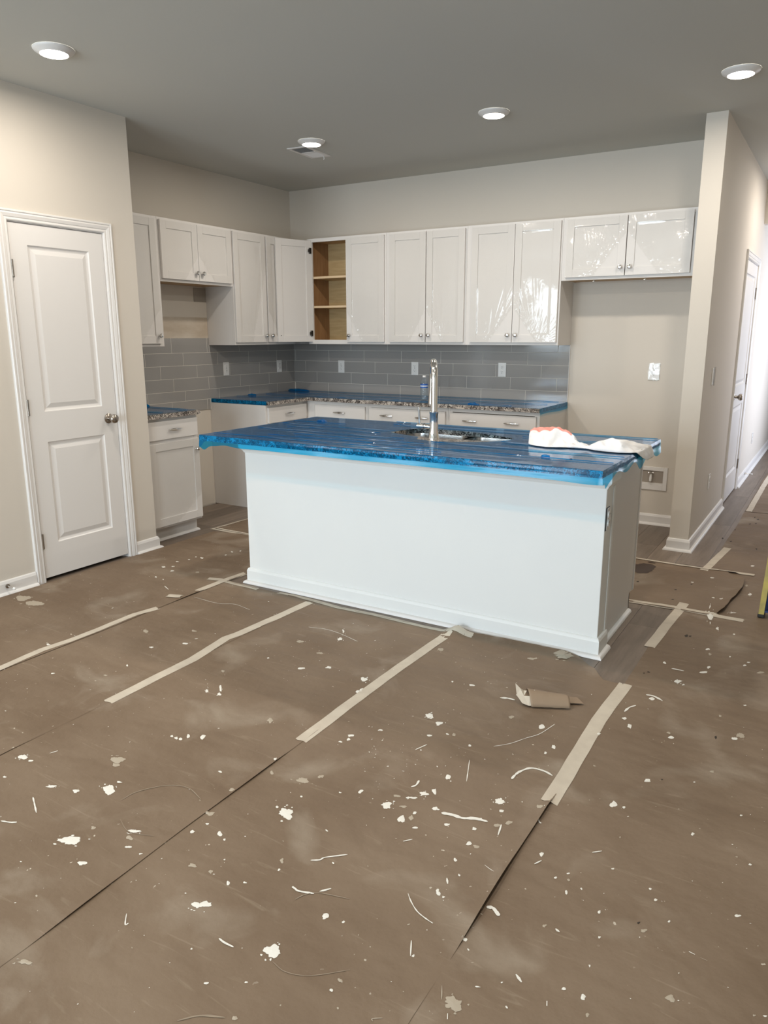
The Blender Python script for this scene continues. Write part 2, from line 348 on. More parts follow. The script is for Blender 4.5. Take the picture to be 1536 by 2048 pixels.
# ---------------------------------------------------------------- doors
CAS = [(0, 0), (0, 0.010), (0.006, 0.013), (0.016, 0.011), (0.020, 0.014), (0.036, 0.018), (0.044, 0.013), (0.048, 0.018), (0.055, 0.018), (0.058, 0.014), (0.058, 0)]
def panel_door(name, X, y0, y1, z0, z1, hinge_low, knob_y, knob_z, gap, thick=0.035, knob_mat='nickel'):
    """leaf in the wall plane x = X facing +x; hinge_low: hinges at y0"""
    b = bmesh.new(); w = y1-y0; st = 0.105
    rects = [(y0+st, y1-st, 0.225, 0.833), (y0+st, y1-st, 1.010, 1.930)]
    ys = sorted({y0, y1, y0+st, y1-st}); zs = sorted({z0, z1, 0.225, 0.833, 1.010, 1.930})
    V = lambda x, y, z: b.verts.new((x, y, z))
    for i in range(3):
        for j in range(5):
            if i == 1 and j in (1, 3): continue
            b.faces.new([V(X, ys[i], zs[j]), V(X, ys[i+1], zs[j]), V(X, ys[i+1], zs[j+1]), V(X, ys[i], zs[j+1])])
    for a0, a1, c0, c1 in rects:
        loops = []
        for d, dep in ((0, 0), (0.006, -0.006), (0.014, -0.009), (0.020, -0.010), (0.046, -0.002)):
            loops.append([V(X+dep, a0+d, c0+d), V(X+dep, a1-d, c0+d), V(X+dep, a1-d, c1-d), V(X+dep, a0+d, c1-d)])
        for l0, l1 in zip(loops, loops[1:]):
            for k in range(4): b.faces.new((l0[k], l0[(k+1) % 4], l1[(k+1) % 4], l1[k]))
        b.faces.new(loops[-1])
    # back and edges
    b.faces.new([V(X-thick, y0, z0), V(X-thick, y0, z1), V(X-thick, y1, z1), V(X-thick, y1, z0)])
    for (ya, yb) in ((y0, y0), (y1, y1)): b.faces.new([V(X, ya, z0), V(X, ya, z1), V(X-thick, ya, z1), V(X-thick, ya, z0)])
    for zz in (z0, z1): b.faces.new([V(X, y0, zz), V(X, y1, zz), V(X-thick, y1, zz), V(X-thick, y0, zz)])
    bmesh.ops.remove_doubles(b, verts=b.verts, dist=1e-5)
    m = MB(); m.bm.free(); m.bm = b
    leaf = tag(m.build(name, M['white']), kind='structure')
    # jamb + stop
    j = MB()
    j.box(X-0.114, X, y0-0.020, y0-0.003, 0, z1+0.003); j.box(X-0.114, X, y1+0.003, y1+0.020, 0, z1+0.003); j.box(X-0.114, X, y0-0.020, y1+0.020, z1+0.003, z1+0.020)
    j.box(X-0.060, X-0.0365, y0-0.003, y0+0.009, 0, z1); j.box(X-0.060, X-0.0365, y1-0.009, y1+0.003, 0, z1); j.box(X-0.060, X-0.0365, y0, y1, z1-0.009, z1+0.003)
    j.build('door_jamb', M['white'], leaf)
    MB().sweepv(CAS, [(y0-0.008, 0), (y0-0.008, z1+0.008), (y1+0.008, z1+0.008), (y1+0.008, 0)], X).build('door_casing', M['white'], leaf)
    hy = y0-0.001 if hinge_low else y1+0.001
    for hz in (0.25, 1.04, 1.80):
        h = MB(); h.tube([(X+0.006, hy, hz-0.045), (X+0.006, hy, hz+0.045)], 0.0065, 10)
        h.box(X-0.002, X+0.0015, hy-0.012, hy+0.012, hz-0.045, hz+0.045)
        for q in (-0.045, -0.015, 0.015, 0.043): h.tube([(X+0.006, hy, hz+q), (X+0.006, hy, hz+q+0.003)], 0.0075, 10)
        h.build('hinge', M['nickel'], leaf, smooth=True)
    k = MB(); k.lathe([(0.032, 0), (0.032, 0.003), (0.027, 0.008), (0.013, 0.011), (0.011, 0.030), (0.016, 0.036), (0.026, 0.044), (0.029, 0.054), (0.027, 0.063), (0.018, 0.070), (0.006, 0.072)], 24, (X, knob_y, knob_z), 'x')
    k.build('door_knob', M[knob_mat], leaf, smooth=True)
    return leaf
d1 = panel_door('door_1', PX-0.002, -3.318, -2.706, 0.022, 2.040, True, -2.770, 0.930, 0.02)
d2 = panel_door('door_2', HX-0.002, E0+0.003, E1-0.003, 0.012, 2.030, False, 1.01, 0.930, 0.01)
def stop(name, p, d, label):
    o = empty(name, p, label, 'door stop'); D = Vector(d)
    MB().tube([(0, 0, 0), D*0.006], 0.012, 14).build('base', M['nickel'], o, True)
    MB().tube([D*0.004, D*0.03, D*0.062], [0.006, 0.004, 0.0045], 10).build('rod', M['chrome'], o, True)
    MB().tube([D*0.060, D*0.072, D*0.075], [0.007, 0.007, 0.004], 10).build('bumper', M['plastic'], o, True)
stop('door_stop', (PX+0.0145, -3.575, 0.052), (1, 0, -0.05), 'small chrome door stop on the baseboard left of the pantry door')
stop('door_stop', (HX+0.0145, 2.45, 0.052), (1, 0, 0), 'small dark door stop on the hall baseboard beyond the hall door')

# ---------------------------------------------------------------- tiles (pieces of the walls they sit on)
WB = bpy.data.objects['wall_back']; WL = bpy.data.objects['wall_left']
TW, TG, PITCHX = 0.3935, 0.0025, 0.396
rowsz = [(0.9155, 0.9955), (0.998, 1.0975), (1.100, 1.1995), (1.202, 1.3005), (1.303, 1.3615)]
offs = [0.813, 1.074, 0.941, 0.822, 1.074]
tmesh = {}
def tile(parent, w_, h_, loc, rot):
    key = (round(w_, 4), round(h_, 4))
    if key not in tmesh:
        t = MB().box(0, w_, -0.008, 0, 0, h_, 0.0012); o = t.build('tile', M['tile'], parent); tmesh[key] = o.data
    else:
        o = bpy.data.objects.new('tile', tmesh[key]); COL.objects.link(o); o.parent = parent
    o.location = loc; o.rotation_euler = (0, 0, rot); return o
MB().box(0.0095, 2.7495, -0.0082, -0.0003, 0.9145, 1.3615).build('grout', M['grout'], WB)
for (z0, z1), off in zip(rowsz, offs):
    x = off - PITCHX*math.ceil(off/PITCHX)
    while x < 2.7495:
        a, b = max(x, 0.0105), min(x+TW, 2.7495)
        if b-a > 0.012: tile(WB, b-a, z1-z0, (a, -0.0012, z0), 0)
        x += PITCHX
MB().box(2.7497, 2.7535, -0.0105, -0.0003, 0.9145, 1.362).build('tile_edge_trim', M['white'], WB)
rowsl = [(0.826, 0.913)] + rowsz[:4] + [(1.303, 1.3615)] + [(1.303, 1.419)]
WLg = MB(); WLg.box(0.0003, 0.0082, -2.452, -1.9455, 0.9145, 1.3615); WLg.box(0.0003, 0.0082, -1.1645, -0.001, 0.9145, 1.3615); WLg.box(0.0003, 0.0082, -1.945, -1.165, 0.826, 1.419); WLg.build('grout', M['grout'], WL)
offl = [0.1, 0.25, 0.13, 0.0, 0.25, 0.13, 0.13]
for i, ((z0, z1), off) in enumerate(zip(rowsl, offl)):
    seg = [(-2.452, -0.001)]
    if i == 0: seg = [(-1.945, -1.180)]
    if i == 5: seg = [(-2.452, -1.947), (-1.160, -0.001)]
    if i == 6: seg = [(-1.9445, -1.1625)]
    for s0, s1 in seg:
        y = -2.9 + off
        while y < s1:
            a, b = max(y, s0), min(y+TW, s1)
            if b-a > 0.015: tile(WL, b-a, z1-z0, (0.0012, a, z0), PI/2)
            y += PITCHX
MB().box(0.0003, 0.003, -1.944, -1.163, 1.4195, 1.585).build('bare_wall_patch', M['rawwall'], WL)
MB().box(0.0002, 0.0025, -1.944, -1.182, 0.0, 0.825).build('bare_wall_patch', M['wall'], WL)
MB().box(0.0003, 0.004, -1.30, -1.165, 1.71, 1.82).build('duct_cover', mat('dull_patch', (0.36, 0.33, 0.29), 0.9), WL)

# ================================================================ CABINETS
def smooth_bump(t): t = max(0.0, min(1.0, t)); return t*t*(3-2*t)
def knob_part(parent, x, y, z):
    k = MB(); k.lathe([(0.009, 0), (0.0075, 0.004), (0.0055, 0.010), (0.0075, 0.015), (0.0135, 0.019), (0.0155, 0.024), (0.013, 0.029), (0.006, 0.031)], 16, (x, y, z), 'y')
    o = k.build('knob', M['chrome'], parent, smooth=True); return o
def pull_part(parent, x, y, z, L=0.115):
    k = MB(); pts = []; rad = []
    for i in range(13):
        t = i/12; pts.append((x-L/2+L*t, y-0.021-0.006*math.sin(PI*t), z)); rad.append(0.0035+0.0042*math.sin(PI*t))
    k.tube(pts, rad, 8, squash=1.3)
    for s in (-1, 1): k.tube([(x+s*L*0.38, y+0.0, z), (x+s*L*0.38, y-0.024, z)], 0.004, 8)
    return k.build('pull_handle', M['chrome'], parent, smooth=True)
def hinge_part(parent, x, y, z, s=1):
    k = MB(); k.box(x-0.010, x+0.012, y, y+0.012, z-0.024, z+0.024, 0.001); k.box(x+0.008*s-0.006, x+0.008*s+0.014, y+0.004, y+0.016, z-0.012, z+0.012)
    return k.build('hinge', M['hinge'], parent)
def shaker(parent, w, h, film=None, knob=None, name='door', seed=0):
    """door leaf; local origin at its hinge-side lower corner is handled by the caller; front faces -Y, x 0..w, z 0..h"""
    m = MB(); t, s, r = 0.019, 0.056, 0.007
    m.box(0, s, -t, 0, 0, h, 0.0008); m.box(w-s, w, -t, 0, 0, h, 0.0008)
    m.box(s, w-s, -t, 0, 0, s, 0.0008); m.box(s, w-s, -t, 0, h-s, h, 0.0008)
    m.box(s-0.002, w-s+0.002, -t+r, -0.005, s-0.002, h-s+0.002)
    o = m.build(name, M['cab'], parent)
    if knob: knob_part(o, knob[0], -t, knob[1])
    if film:
        film_sheet(o, w, h, t, s, r, knob, seed, film)
    return o
def film_sheet(parent, w, h, t, s, r, knob, seed, kind):
    nx, nz = 64, int(64*h/w); b = bmesh.new(); V = []
    kx, kz = knob if knob else (w/2, 0.06)
    side = 1 if kx > w/2 else -1
    zc = {'big': 0.72, 'k': 0.30, 'bubble': 0.30}[kind]*h; reach = {'big': 0.52, 'k': 0.42, 'bubble': 0.55}[kind]*w   # torn triangle round the knob
    if h < 0.5 and kind == 'k': zc = 0.45*h
    L_ = math.hypot(zc, reach); ux, uz = reach/L_, zc/L_
    for j in range(nz+1):
        row = []
        for i in range(nx+1):
            x = 0.004+(w-0.008)*i/nx; z = 0.004+(h-0.008)*j/nz
            inx = smooth_bump((x-s+0.004)/0.02)*smooth_bump((w-s+0.004-x)/0.02); inz = smooth_bump((z-s+0.004)/0.02)*smooth_bump((h-s+0.004-z)/0.02)
            sag = 0.7*(0.5+0.7*noise.noise(Vector((x*5, z*3, seed*3.1)))) if kind != 'bubble' else 0.40*(0.6+0.9*noise.noise(Vector((x*7, z*4, seed*3.1))))
            y = -t-0.0009 + max(-0.3, sag)*r*inx*inz
            e = (w-x) if side > 0 else x                    # distance from the knob-side edge
            q = e*uz + z*ux - zc*ux                          # signed distance above the torn edge
            q = (z-zc*(1-e/reach))*ux
            al = (e*ux - (z-zc)*uz)                          # along the torn edge
            if q > -0.03:
                ang = math.atan2(z+0.02, e-reach*1.02); 
                y -= 0.011*math.exp(-max(q, 0)/0.018)*abs(noise.noise(Vector((al*24, q*6, seed+5))))*1.6
                y -= 0.0055*math.exp(-max(q, 0)/0.06)*smooth_bump((2.3-abs(ang))/0.3)*max(0.0, 1-5*abs(noise.noise(Vector((ang*9, seed, 0.4*q)))))
            row.append((b.verts.new((x, y, z)), q))
        V.append(row)
    for j in range(nz):
        for i in range(nx):
            if V[j][i][1] < 0.0015*math.sin(i*1.3): continue
            b.faces.new((V[j][i][0], V[j][i+1][0], V[j+1][i+1][0], V[j+1][i][0]))
    bmesh.ops.delete(b, geom=[v for v in b.verts if not v.link_faces], context='VERTS')
    m = MB(); m.bm.free(); m.bm = b
    o = m.build('plastic_film', M['clearfilm'], parent, smooth=True); return o
def carcass(root, W_, H_, D_, z0=0, under='woodback', lining=None, hollow=False, left_open=False):
    e = 0.016
    MB().box(0, e, -D_+0.019, 0, z0, z0+H_).build('side_panel', M['cab'], root)
    MB().box(W_-e, W_, -D_+0.019, 0, z0, z0+H_).build('side_panel', M['cab'], root)
    MB().box(e, W_-e, -D_+0.019, 0, z0+0.006, z0+0.006+e).build('bottom_panel', M[under], root)
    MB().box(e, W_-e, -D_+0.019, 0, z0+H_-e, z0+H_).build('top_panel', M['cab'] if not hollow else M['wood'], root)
    MB().box(e, W_-e, -0.008, -0.001, z0+0.022, z0+H_-e).build('back_panel', M['woodback'], root)
    if lining:
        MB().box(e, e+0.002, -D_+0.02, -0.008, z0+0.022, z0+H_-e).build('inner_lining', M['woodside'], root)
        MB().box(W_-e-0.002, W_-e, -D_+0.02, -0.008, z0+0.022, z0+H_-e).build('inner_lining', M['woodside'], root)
def frame(root, W_, H_, D_, z0, bars=(), sl=0.038, sr=0.038, top=0.03, bot=0.038, mids=()):
    m = MB(); y0, y1 = -D_, -D_+0.019
    m.box(0, sl, y0, y1, z0, z0+H_, 0.0006); m.box(W_-sr, W_, y0, y1, z0, z0+H_, 0.0006)
    m.box(sl, W_-sr, y0, y1, z0+H_-top, z0+H_, 0.0006); m.box(sl, W_-sr, y0, y1, z0, z0+bot, 0.0006)
    for a, b in bars: m.box(sl, W_-sr, y0, y1, a, b, 0.0006)
    for a, b in mids: m.box(a, b, y0, y1, z0, z0+H_, 0.0006)
    return m.build('face_frame', M['cab'], root)
UD = 0.305; UZ0, UZ1 = 1.3625, 2.266
def upper(label, loc, rotz, W_, doors, z0=UZ0, under='woodback', hollow=False, sl=0.038, sr=0.038, mids=(), group='white upper cabinets'):
    r = empty('upper_cabinet', loc, label, 'cabinet', group, rotz); Hh = UZ1-z0
    carcass(r, W_, Hh, UD, z0, under, lining=hollow, hollow=hollow); frame(r, W_, Hh, UD, z0, sl=sl, sr=sr, mids=mids)
    for i, d in enumerate(doors):
        x0, x1, kside, film = d[:4]
        w_ = x1-x0; zb, zt = z0+0.020, UZ1-0.016; h_ = zt-zb
        kx = 0.030 if kside < 0 else w_-0.030
        o = shaker(r, w_, h_, film, (kx, 0.056), 'door', seed=i+round(loc[0]*3+loc[1]*5, 2))
        o.location = (x0, -UD-0.0005, zb)
        if len(d) > 4:      # open door: hinge at x0 edge, swung about z
            o.rotation_euler = (0, 0, d[4])
    return r
P = PI/2
upper('white shaker upper cabinet at far left, partly hidden behind the pantry wall', (0.0005, -2.455, 0), P, 0.528, [(0.03, 0.495, 1, 'k')], sr=0.045)
upper('short white two-door upper cabinet over the empty range gap', (0.0005, -1.925, 0), P, 0.763, [(0.012, 0.374, 1, 'k'), (0.378, 0.745, -1, 'k')], z0=1.825, under='wood')
L3 = upper('white upper cabinet in the corner, left of the open cabinet door', (0.0005, -1.160, 0), P, 1.158, [(0.003, 0.392, 1, 'big'), (0.41, 0.79, -1, 'k')], mids=((0.78, 0.86),))
B1 = upper('white upper cabinet with its left door open, plywood shelves inside', (0.420, -0.0005, 0), 0, 0.821, [(0.425, 0.808, -1, 'k')], hollow=True, sl=0.050, sr=0.02)
# the open door of that cabinet: hinged at the left stile, seen from its back
dr = MB(); dw, dh = 0.362, UZ1-0.016-UZ0-0.020
dr.box(0, 0.056, -0.019, 0, 0, dh, 0.0008); dr.box(dw-0.056, dw, -0.019, 0, 0, dh, 0.0008); dr.box(0.056, dw-0.056, -0.019, 0, 0, 0.056, 0.0008); dr.box(0.056, dw-0.056, -0.019, 0, dh-0.056, dh, 0.0008)
dr.box(0.054, dw-0.054, -0.013, -0.006, 0.054, dh-0.054)
od = dr.build('door', M['cab'], B1); od.location = (0.046, -UD-0.002, UZ0+0.020); od.rotation_euler = (0, 0, -math.radians(110))
MB().tube([(dw-0.03, -0.0005, 0.056), (dw-0.03, 0.0015, 0.056)], 0.004, 10).build('knob_screw', M['hinge'], od)
for hz in (0.075, dh-0.085):
    hinge_part(od, 0.014, -0.001, hz)
for z in (1.678, 1.930):
    s = MB(); s.box(0.019, 0.802, -UD+0.03, -0.009, z, z+0.018); sh = s.build('shelf', M['woodback'], B1)
    MB().box(0.019, 0.802, -UD+0.022, -UD+0.0297, z, z+0.018).build('shelf_edge', M['woodedge'], sh)
    MB().tube([(0.0185, -0.06, z-0.006), (0.028, -0.06, z-0.006)], 0.004, 8).build('shelf_pin', M['chrome'], sh)
upper('white two-door upper cabinet just right of the open cabinet', (1.242, -0.0005, 0), 0, 0.742, [(0.037, 0.381, 1, 'k'), (0.388, 0.727, -1, 'k')])
upper('white two-door upper cabinet with daylight reflecting in its bubbled plastic film', (1.985, -0.0005, 0), 0, 0.765, [(0.042, 0.397, 1, 'bubble'), (0.401, 0.753, -1, 'bubble')])
FC = upper('short wide white upper cabinet over the refrigerator space', (2.751, -0.0005, 0), 0, 0.972, [(0.030, 0.460, 1, 'big'), (0.466, 0.895, -1, 'big')], z0=1.828, under='wood', sr=0.075)
for x in (0.24, 0.60): MB().lathe([(0.011, 0), (0.011, 0.003), (0.004, 0.012)], 12, (x, -UD+0.012, 1.827-0.012)).build('screw_cap', M['chrome'], FC, True)

# ---- base cabinets
BD = 0.61
def slab(parent, x0, x1, z0, z1, pulls):
    o = MB().box(x0, x1, -BD-0.0195, -BD-0.0005, z0, z1, 0.001).build('drawer', M['cab'], parent)
    for p in pulls: pull_part(o, p, -BD-0.0195, (z0+z1)/2)
    return o
def basecab(label, loc, rotz, W_, drawers, doors, toe=(0, 1), mids=(), sl=0.038, sr=0.038, film=None):
    r = empty('base_cabinet', loc, label, 'cabinet', 'white base cabinets', rotz); e = 0.016; ht = 0.882
    for a in (0, W_-e):
        full = (a == 0 and toe[0] == 0) or (a > 0 and toe[1] == 0)
        if full: MB().box(a, a+e, -BD+0.019, 0, 0.001, ht).build('side_panel', M['cab'], r)
        else: MB().box(a, a+e, -BD+0.019, 0, 0.105, ht).box(a, a+e, -BD+0.075, 0, 0.001, 0.105).build('side_panel', M['cab'], r)
    MB().box(e, W_-e, -BD+0.019, 0, 0.105, 0.12).build('bottom_panel', M['woodback'], r)
    MB().box(e, W_-e, -0.01, -0.001, 0.12, ht).build('back_panel', M['woodback'], r)
    MB().box(0, W_, -BD+0.062, -BD+0.0745, 0.001, 0.105).build('toe_kick', M['cab'], r)
    frame(r, W_, ht-0.105, BD, 0.105, bars=((0.705, 0.745),), sl=sl, sr=sr, top=0.028, bot=0.03, mids=mids)
    for d in drawers: slab(r, *d)
    for i, (x0, x1, ks) in enumerate(doors):
        w_ = x1-x0; kx = 0.03 if ks < 0 else w_-0.03
        o = shaker(r, w_, 0.590, film, (kx, 0.59-0.075), 'door'); o.location = (x0, -BD-0.0005, 0.122)
    return r
SB = basecab('small white base cabinet with one drawer and one door beside the pantry wall', (0.0005, -2.456, 0), P, 0.506, [(0.03, 0.492, 0.735, 0.862, (0.262,))], [(0.03, 0.497, 1)], film='bubble')
q = MB(); q.box(0.505, 0.5065, -BD+0.075, -BD+0.12, 0.001, 0.06)
MB().sweep([(0, 0), (0.017, 0), (0.016, 0.006), (0.012, 0.013), (0.005, 0.018), (0, 0.018)], [(0.01, -BD+0.0615, 0.001), (0.506, -BD+0.0615, 0.001), (0.506, -BD+0.10, 0.001)]).build('shoe_moulding', M['white'], SB, True)
fm = MB(); b = fm.bm
CL = basecab('white base cabinet end panel and drawer right of the range gap', (0.0005, -1.177, 0), P, 1.175, [(0.022, 0.525, 0.735, 0.860, (0.280,))], [(0.022, 0.525, -1)], toe=(0, 0), mids=((0.50, 0.60),))
basecab('white base cabinet in the corner with one drawer front', (0.612, -0.0005, 0), 0, 0.632, [(0.095, 0.612, 0.735, 0.855, (0.360,))], [(0.095, 0.612, 1)], sl=0.08)
basecab('white base cabinet behind the faucet with a double-pull drawer', (1.245, -0.0005, 0), 0, 0.748, [(0.022, 0.729, 0.735, 0.853, (0.197, 0.529))], [(0.022, 0.373, 1), (0.377, 0.729, -1)])
basecab('white base cabinet at the right end with a double-pull drawer', (1.994, -0.0005, 0), 0, 0.750, [(0.024, 0.728, 0.735, 0.850, (0.198, 0.543))], [(0.024, 0.374, 1), (0.378, 0.728, -1)], toe=(0, 0))

# ---- countertops
CZ0, CZ1 = 0.884, 0.914
def poly_slab(name, outer, hole, z0, z1, m, parent=None):
    b = bmesh.new()
    def loop(pts): 
        v = [b.verts.new((p[0], p[1], z1)) for p in pts]; return [b.edges.new((v[i], v[(i+1) % len(v)])) for i in range(len(v))]
    ed = loop(outer) + (loop(hole) if hole else [])
    bmesh.ops.triangle_fill(b, use_beauty=True, edges=ed, use_dissolve=False)
    r = bmesh.ops.extrude_face_region(b, geom=list(b.faces)); 
    for v in [g for g in r['geom'] if isinstance(g, bmesh.types.BMVert)]: v.co.z = z0
    m_ = MB(); m_.bm.free(); m_.bm = b
    return m_.build(name, m, parent)
c1 = poly_slab('countertop', [(0.001, -2.455), (0.648, -2.455), (0.648, -1.943), (0.001, -1.943)], None, CZ0, CZ1, M['granite'])
tag(c1, 'short granite countertop with blue film on the small cabinet by the pantry wall', 'countertop')
c2 = poly_slab('countertop', [(0.010, -1.170), (0.648, -1.170), (0.648, -0.660), (0.660, -0.648), (2.752, -0.648), (2.752, -0.0098), (0.010, -0.0098)], None, CZ0, CZ1, M['granite'])
tag(c2, 'L-shaped speckled granite countertop running along the tiled back wall', 'countertop')
IX0, IX1, IY0, IY1 = 1.669, 3.856, -2.982, -1.906
def rrect(x0, x1, y0, y1, r, n=6):
    out = []
    for cx, cy, a in ((x1-r, y0+r, -PI/2), (x1-r, y1-r, 0), (x0+r, y1-r, PI/2), (x0+r, y0+r, PI)):
        for k in range(n+1): out.append((cx+r*math.cos(a+PI/2*k/n), cy+r*math.sin(a+PI/2*k/n)))
    return out
SKX0, SKX1, SKY0, SKY1 = 2.52, 3.20, -2.425, -2.09
ci = poly_slab('countertop', [(IX0, IY0), (IX1, IY0), (IX1, IY1), (IX0, IY1)], rrect(SKX0, SKX1, SKY0, SKY1, 0.06), CZ0, CZ1, M['granite'])
tag(ci, 'large island granite countertop wrapped in blue protective film', 'countertop')

# ---- sink
sk = empty('undermount_sink', (0, 0, CZ0), 'stainless steel double bowl sink set under the island countertop', 'sink')
def bowl(x0, x1, y0, y1, dep):
    b = bmesh.new(); loops = []
    for d, z, r in ((0, -0.001, 0.06), (0.002, -0.02, 0.06), (0.010, -dep+0.03, 0.055), (0.03, -dep, 0.045)):
        loops.append([b.verts.new((p[0], p[1], z)) for p in rrect(x0+d, x1-d, y0+d, y1-d, r, 5)])
    for l0, l1 in zip(loops, loops[1:]):
        for k in range(len(l0)): b.faces.new((l0[k], l0[(k+1) % len(l0)], l1[(k+1) % len(l0)], l1[k]))
    b.faces.new(loops[-1]); m = MB(); m.bm.free(); m.bm = b; return m
for x0, x1 in ((SKX0-0.004, 2.875), (2.895, SKX1+0.004)):
    bo = bowl(x0, x1, SKY0-0.004, SKY1+0.004, 0.20).build('bowl', M['steel'], sk, smooth=True)
    MB().lathe([(0.04, 0), (0.042, 0.003), (0.03, 0.004), (0.012, 0.002)], 20, ((x0+x1)/2, (SKY0+SKY1)/2, -0.1995)).build('drain', M['chrome'], bo, True)
MB().box(2.875, 2.895, SKY0, SKY1, -0.055, -0.035, 0.004).build('divider', M['steel'], sk)

# ---- faucet
FX, FY = 2.843, -2.485
fa = empty('faucet', (FX, FY, CZ1), 'tall chrome pull-down faucet standing on the island beside the sink', 'faucet')
MB().lathe([(0.030, 0), (0.030, 0.006), (0.027, 0.012), (0.0235, 0.045), (0.0215, 0.085), (0.0215, 0.130), (0.0235, 0.133), (0.0235, 0.143), (0.019, 0.146)], 28).build('body', M['chrome'], fa, True)
pts = [(0, 0, 0.14), (0, 0, 0.24), (0, 0, 0.310)]; R = 0.080
for k in range(1, 15):
    a = PI*k/14*1.06; pts.append((0, R-R*math.cos(a), 0.310+R*math.sin(a)))
ex, ey, ez = pts[-1]
spt = MB().tube(pts, [0.0175]*2+[0.017]*15, 18).build('spout', M['chrome'], fa, True); spt.rotation_euler = (0, 0, math.radians(31))
hd = MB(); hd.tube([(0, ey, ez), (0, ey-0.004, ez-0.05), (0, ey-0.010, ez-0.11), (0, ey-0.012, ez-0.128)], [0.017, 0.018, 0.023, 0.023], 18)
h_ = hd.build('spray_head', M['chrome'], fa, True); h_.rotation_euler = (0, 0, math.radians(31))
MB().box(-0.006, 0.006, ey+0.014, ey+0.021, ez-0.085, ez-0.05, 0.001).build('button', M['black'], h_)
lv = MB(); lv.tube([(-0.015, 0, 0.062), (-0.055, 0, 0.064)], 0.0135, 16); lv.tube([(-0.0555, 0, 0.064), (-0.095, 0, 0.064)], 0.014, 16); lb = lv.build('lever_base', M['chrome'], fa, True)
MB().tube([(-0.054, 0, 0.064), (-0.0565, 0, 0.064)], 0.0146, 16).build('seal_ring', M['black'], lb, True)
MB().tube([(-0.083, 0, 0.075), (-0.084, -0.002, 0.11), (-0.086, -0.004, 0.162)], [0.0055, 0.0055, 0.0065], 10).build('lever', M['chrome'], fa, True)

# ---- island base
isl = empty('kitchen_island', (0, 0, 0), 'long white kitchen island with baseboard, standing on the paper-covered floor', 'island')
IBX0, IBX1, IBY = 1.732, 3.805, -2.695
MB().box(IBX0, IBX1, IBY, -2.565, 0.001, CZ0-0.001, 0.002).build('knee_wall', M['island'], isl)
BI = [(0, 0), (0.013, 0), (0.013, 0.076), (0.010, 0.085), (0.008, 0.089), (0.003, 0.093), (0, 0.093)]
MB().sweep(BI, [(IBX0, -2.562, 0.001), (IBX0, IBY, 0.001), (IBX1, IBY, 0.001), (IBX1, -2.562, 0.001)]).build('baseboard', M['island'], isl)
MB().sweep([(0.0132+a, b) for a, b in SHOE], [(IBX0, -2.562, 0.001), (IBX0, IBY, 0.001), (IBX1, IBY, 0.001), (IBX1, -2.562, 0.001)]).build('shoe_moulding', M['white'], isl, True)
MB().box(IBX1+0.0002, IBX1+0.005, -2.592, -2.565, 0.095, CZ0-0.10, 0.001).build('end_trim', M['island'], isl)
CAP = [(0, 0), (0.003, 0.0), (0.010, 0.014), (0.021, 0.024), (0.025, 0.032), (0.025, 0.097), (0, 0.097)]
MB().sweep(CAP, [(IBX0, -2.562, CZ0-0.098), (IBX0, IBY, CZ0-0.098), (IBX1, IBY, CZ0-0.098), (IBX1, -2.562, CZ0-0.098)]).build('cap_moulding', M['island'], isl)
cx0, cx1, cyb, cyf = IBX0+0.02, 3.785, -2.563, -1.945
for a in (cx0, cx1-0.016):
    MB().box(a, a+0.016, cyb, cyf-0.019, 0.105, CZ0-0.001).box(a, a+0.016, cyb, cyf-0.075, 0.001, 0.105).build('side_panel', M['cab'], isl)
MB().box(cx0, cx1, cyf-0.019, cyf, 0.105, CZ0-0.001).build('face_frame', M['cab'], isl)
MB().box(cx1, cx1+0.004, cyf-0.022, cyf, 0.105, CZ0-0.001).build('end_stile', M['white'], isl)
MB().box(cx0, cx1, cyf-0.087, cyf-0.075, 0.001, 0.105).build('toe_kick', M['cab'], isl)
MB().sweep(SHOE, [(cx1, -2.560, 0.001), (cx1, cyf-0.078, 0.001)]).build('end_shoe_moulding', M['white'], isl, True)
n = 4; wd = (cx1-cx0-0.02)/n
for i in range(n):
    o = shaker(isl, wd-0.006, 0.74, None, (0.03 if i % 2 else wd-0.036, 0.67), 'door'); o.rotation_euler = (0, 0, PI); o.location = (cx0+0.01+wd*(i+1)-0.003, cyf+0.0005, 0.125)

# ---- outlets and switches
def outlet(name, loc, rotz, label, w=0.070, h=0.114, kind='outlet', parent=None, group=None):
    r = empty(name, loc, label, 'outlet' if kind == 'outlet' else 'switch', group, rotz)
    MB().box(-w/2, w/2, -0.006, 0, -h/2, h/2, 0.0018).build('cover_plate', M['plastic'], r)
    if kind == 'outlet':
        for s in (-1, 1):
            f = MB(); f.tube([(0, -0.0055, s*0.0195), (0, -0.0085, s*0.0195)], 0.0165, 20); rc = f.build('receptacle', M['plastic'], r)
            q = MB(); q.box(-0.0075, -0.0055, -0.0090, -0.0080, s*0.0195+0.001, s*0.0195+0.009); q.box(0.0055, 0.0075, -0.0090, -0.0080, s*0.0195+0.001, s*0.0195+0.008); q.tube([(0, -0.0080, s*0.0195-0.007), (0, -0.0090, s*0.0195-0.007)], 0.0028, 8)
            q.build('slots', M['slot'], rc)
        MB().tube([(0, -0.0055, 0), (0, -0.0075, 0)], 0.0035, 10).build('screw', M['chrome'], r)
    else:
        for s in ((-0.017, 0.017) if w > 0.1 else (0,)):
            MB().box(-0.016+s, 0.016+s, -0.0095, -0.005, -0.033, 0.033, 0.0015).build('rocker', M['plastic'], r)
    return r
outlet('wall_outlet', (0.569, -0.0095, 1.153), 0, 'white outlet on the back wall tiles under the open cabinet', group='outlets on the tile')
outlet('wall_outlet', (1.359, -0.0095, 1.152), 0, 'white outlet on the back wall tiles left of the faucet', group='outlets on the tile')
outlet('wall_outlet', (2.187, -0.0095, 1.158), 0, 'white outlet on the back wall tiles right of the faucet', group='outlets on the tile')
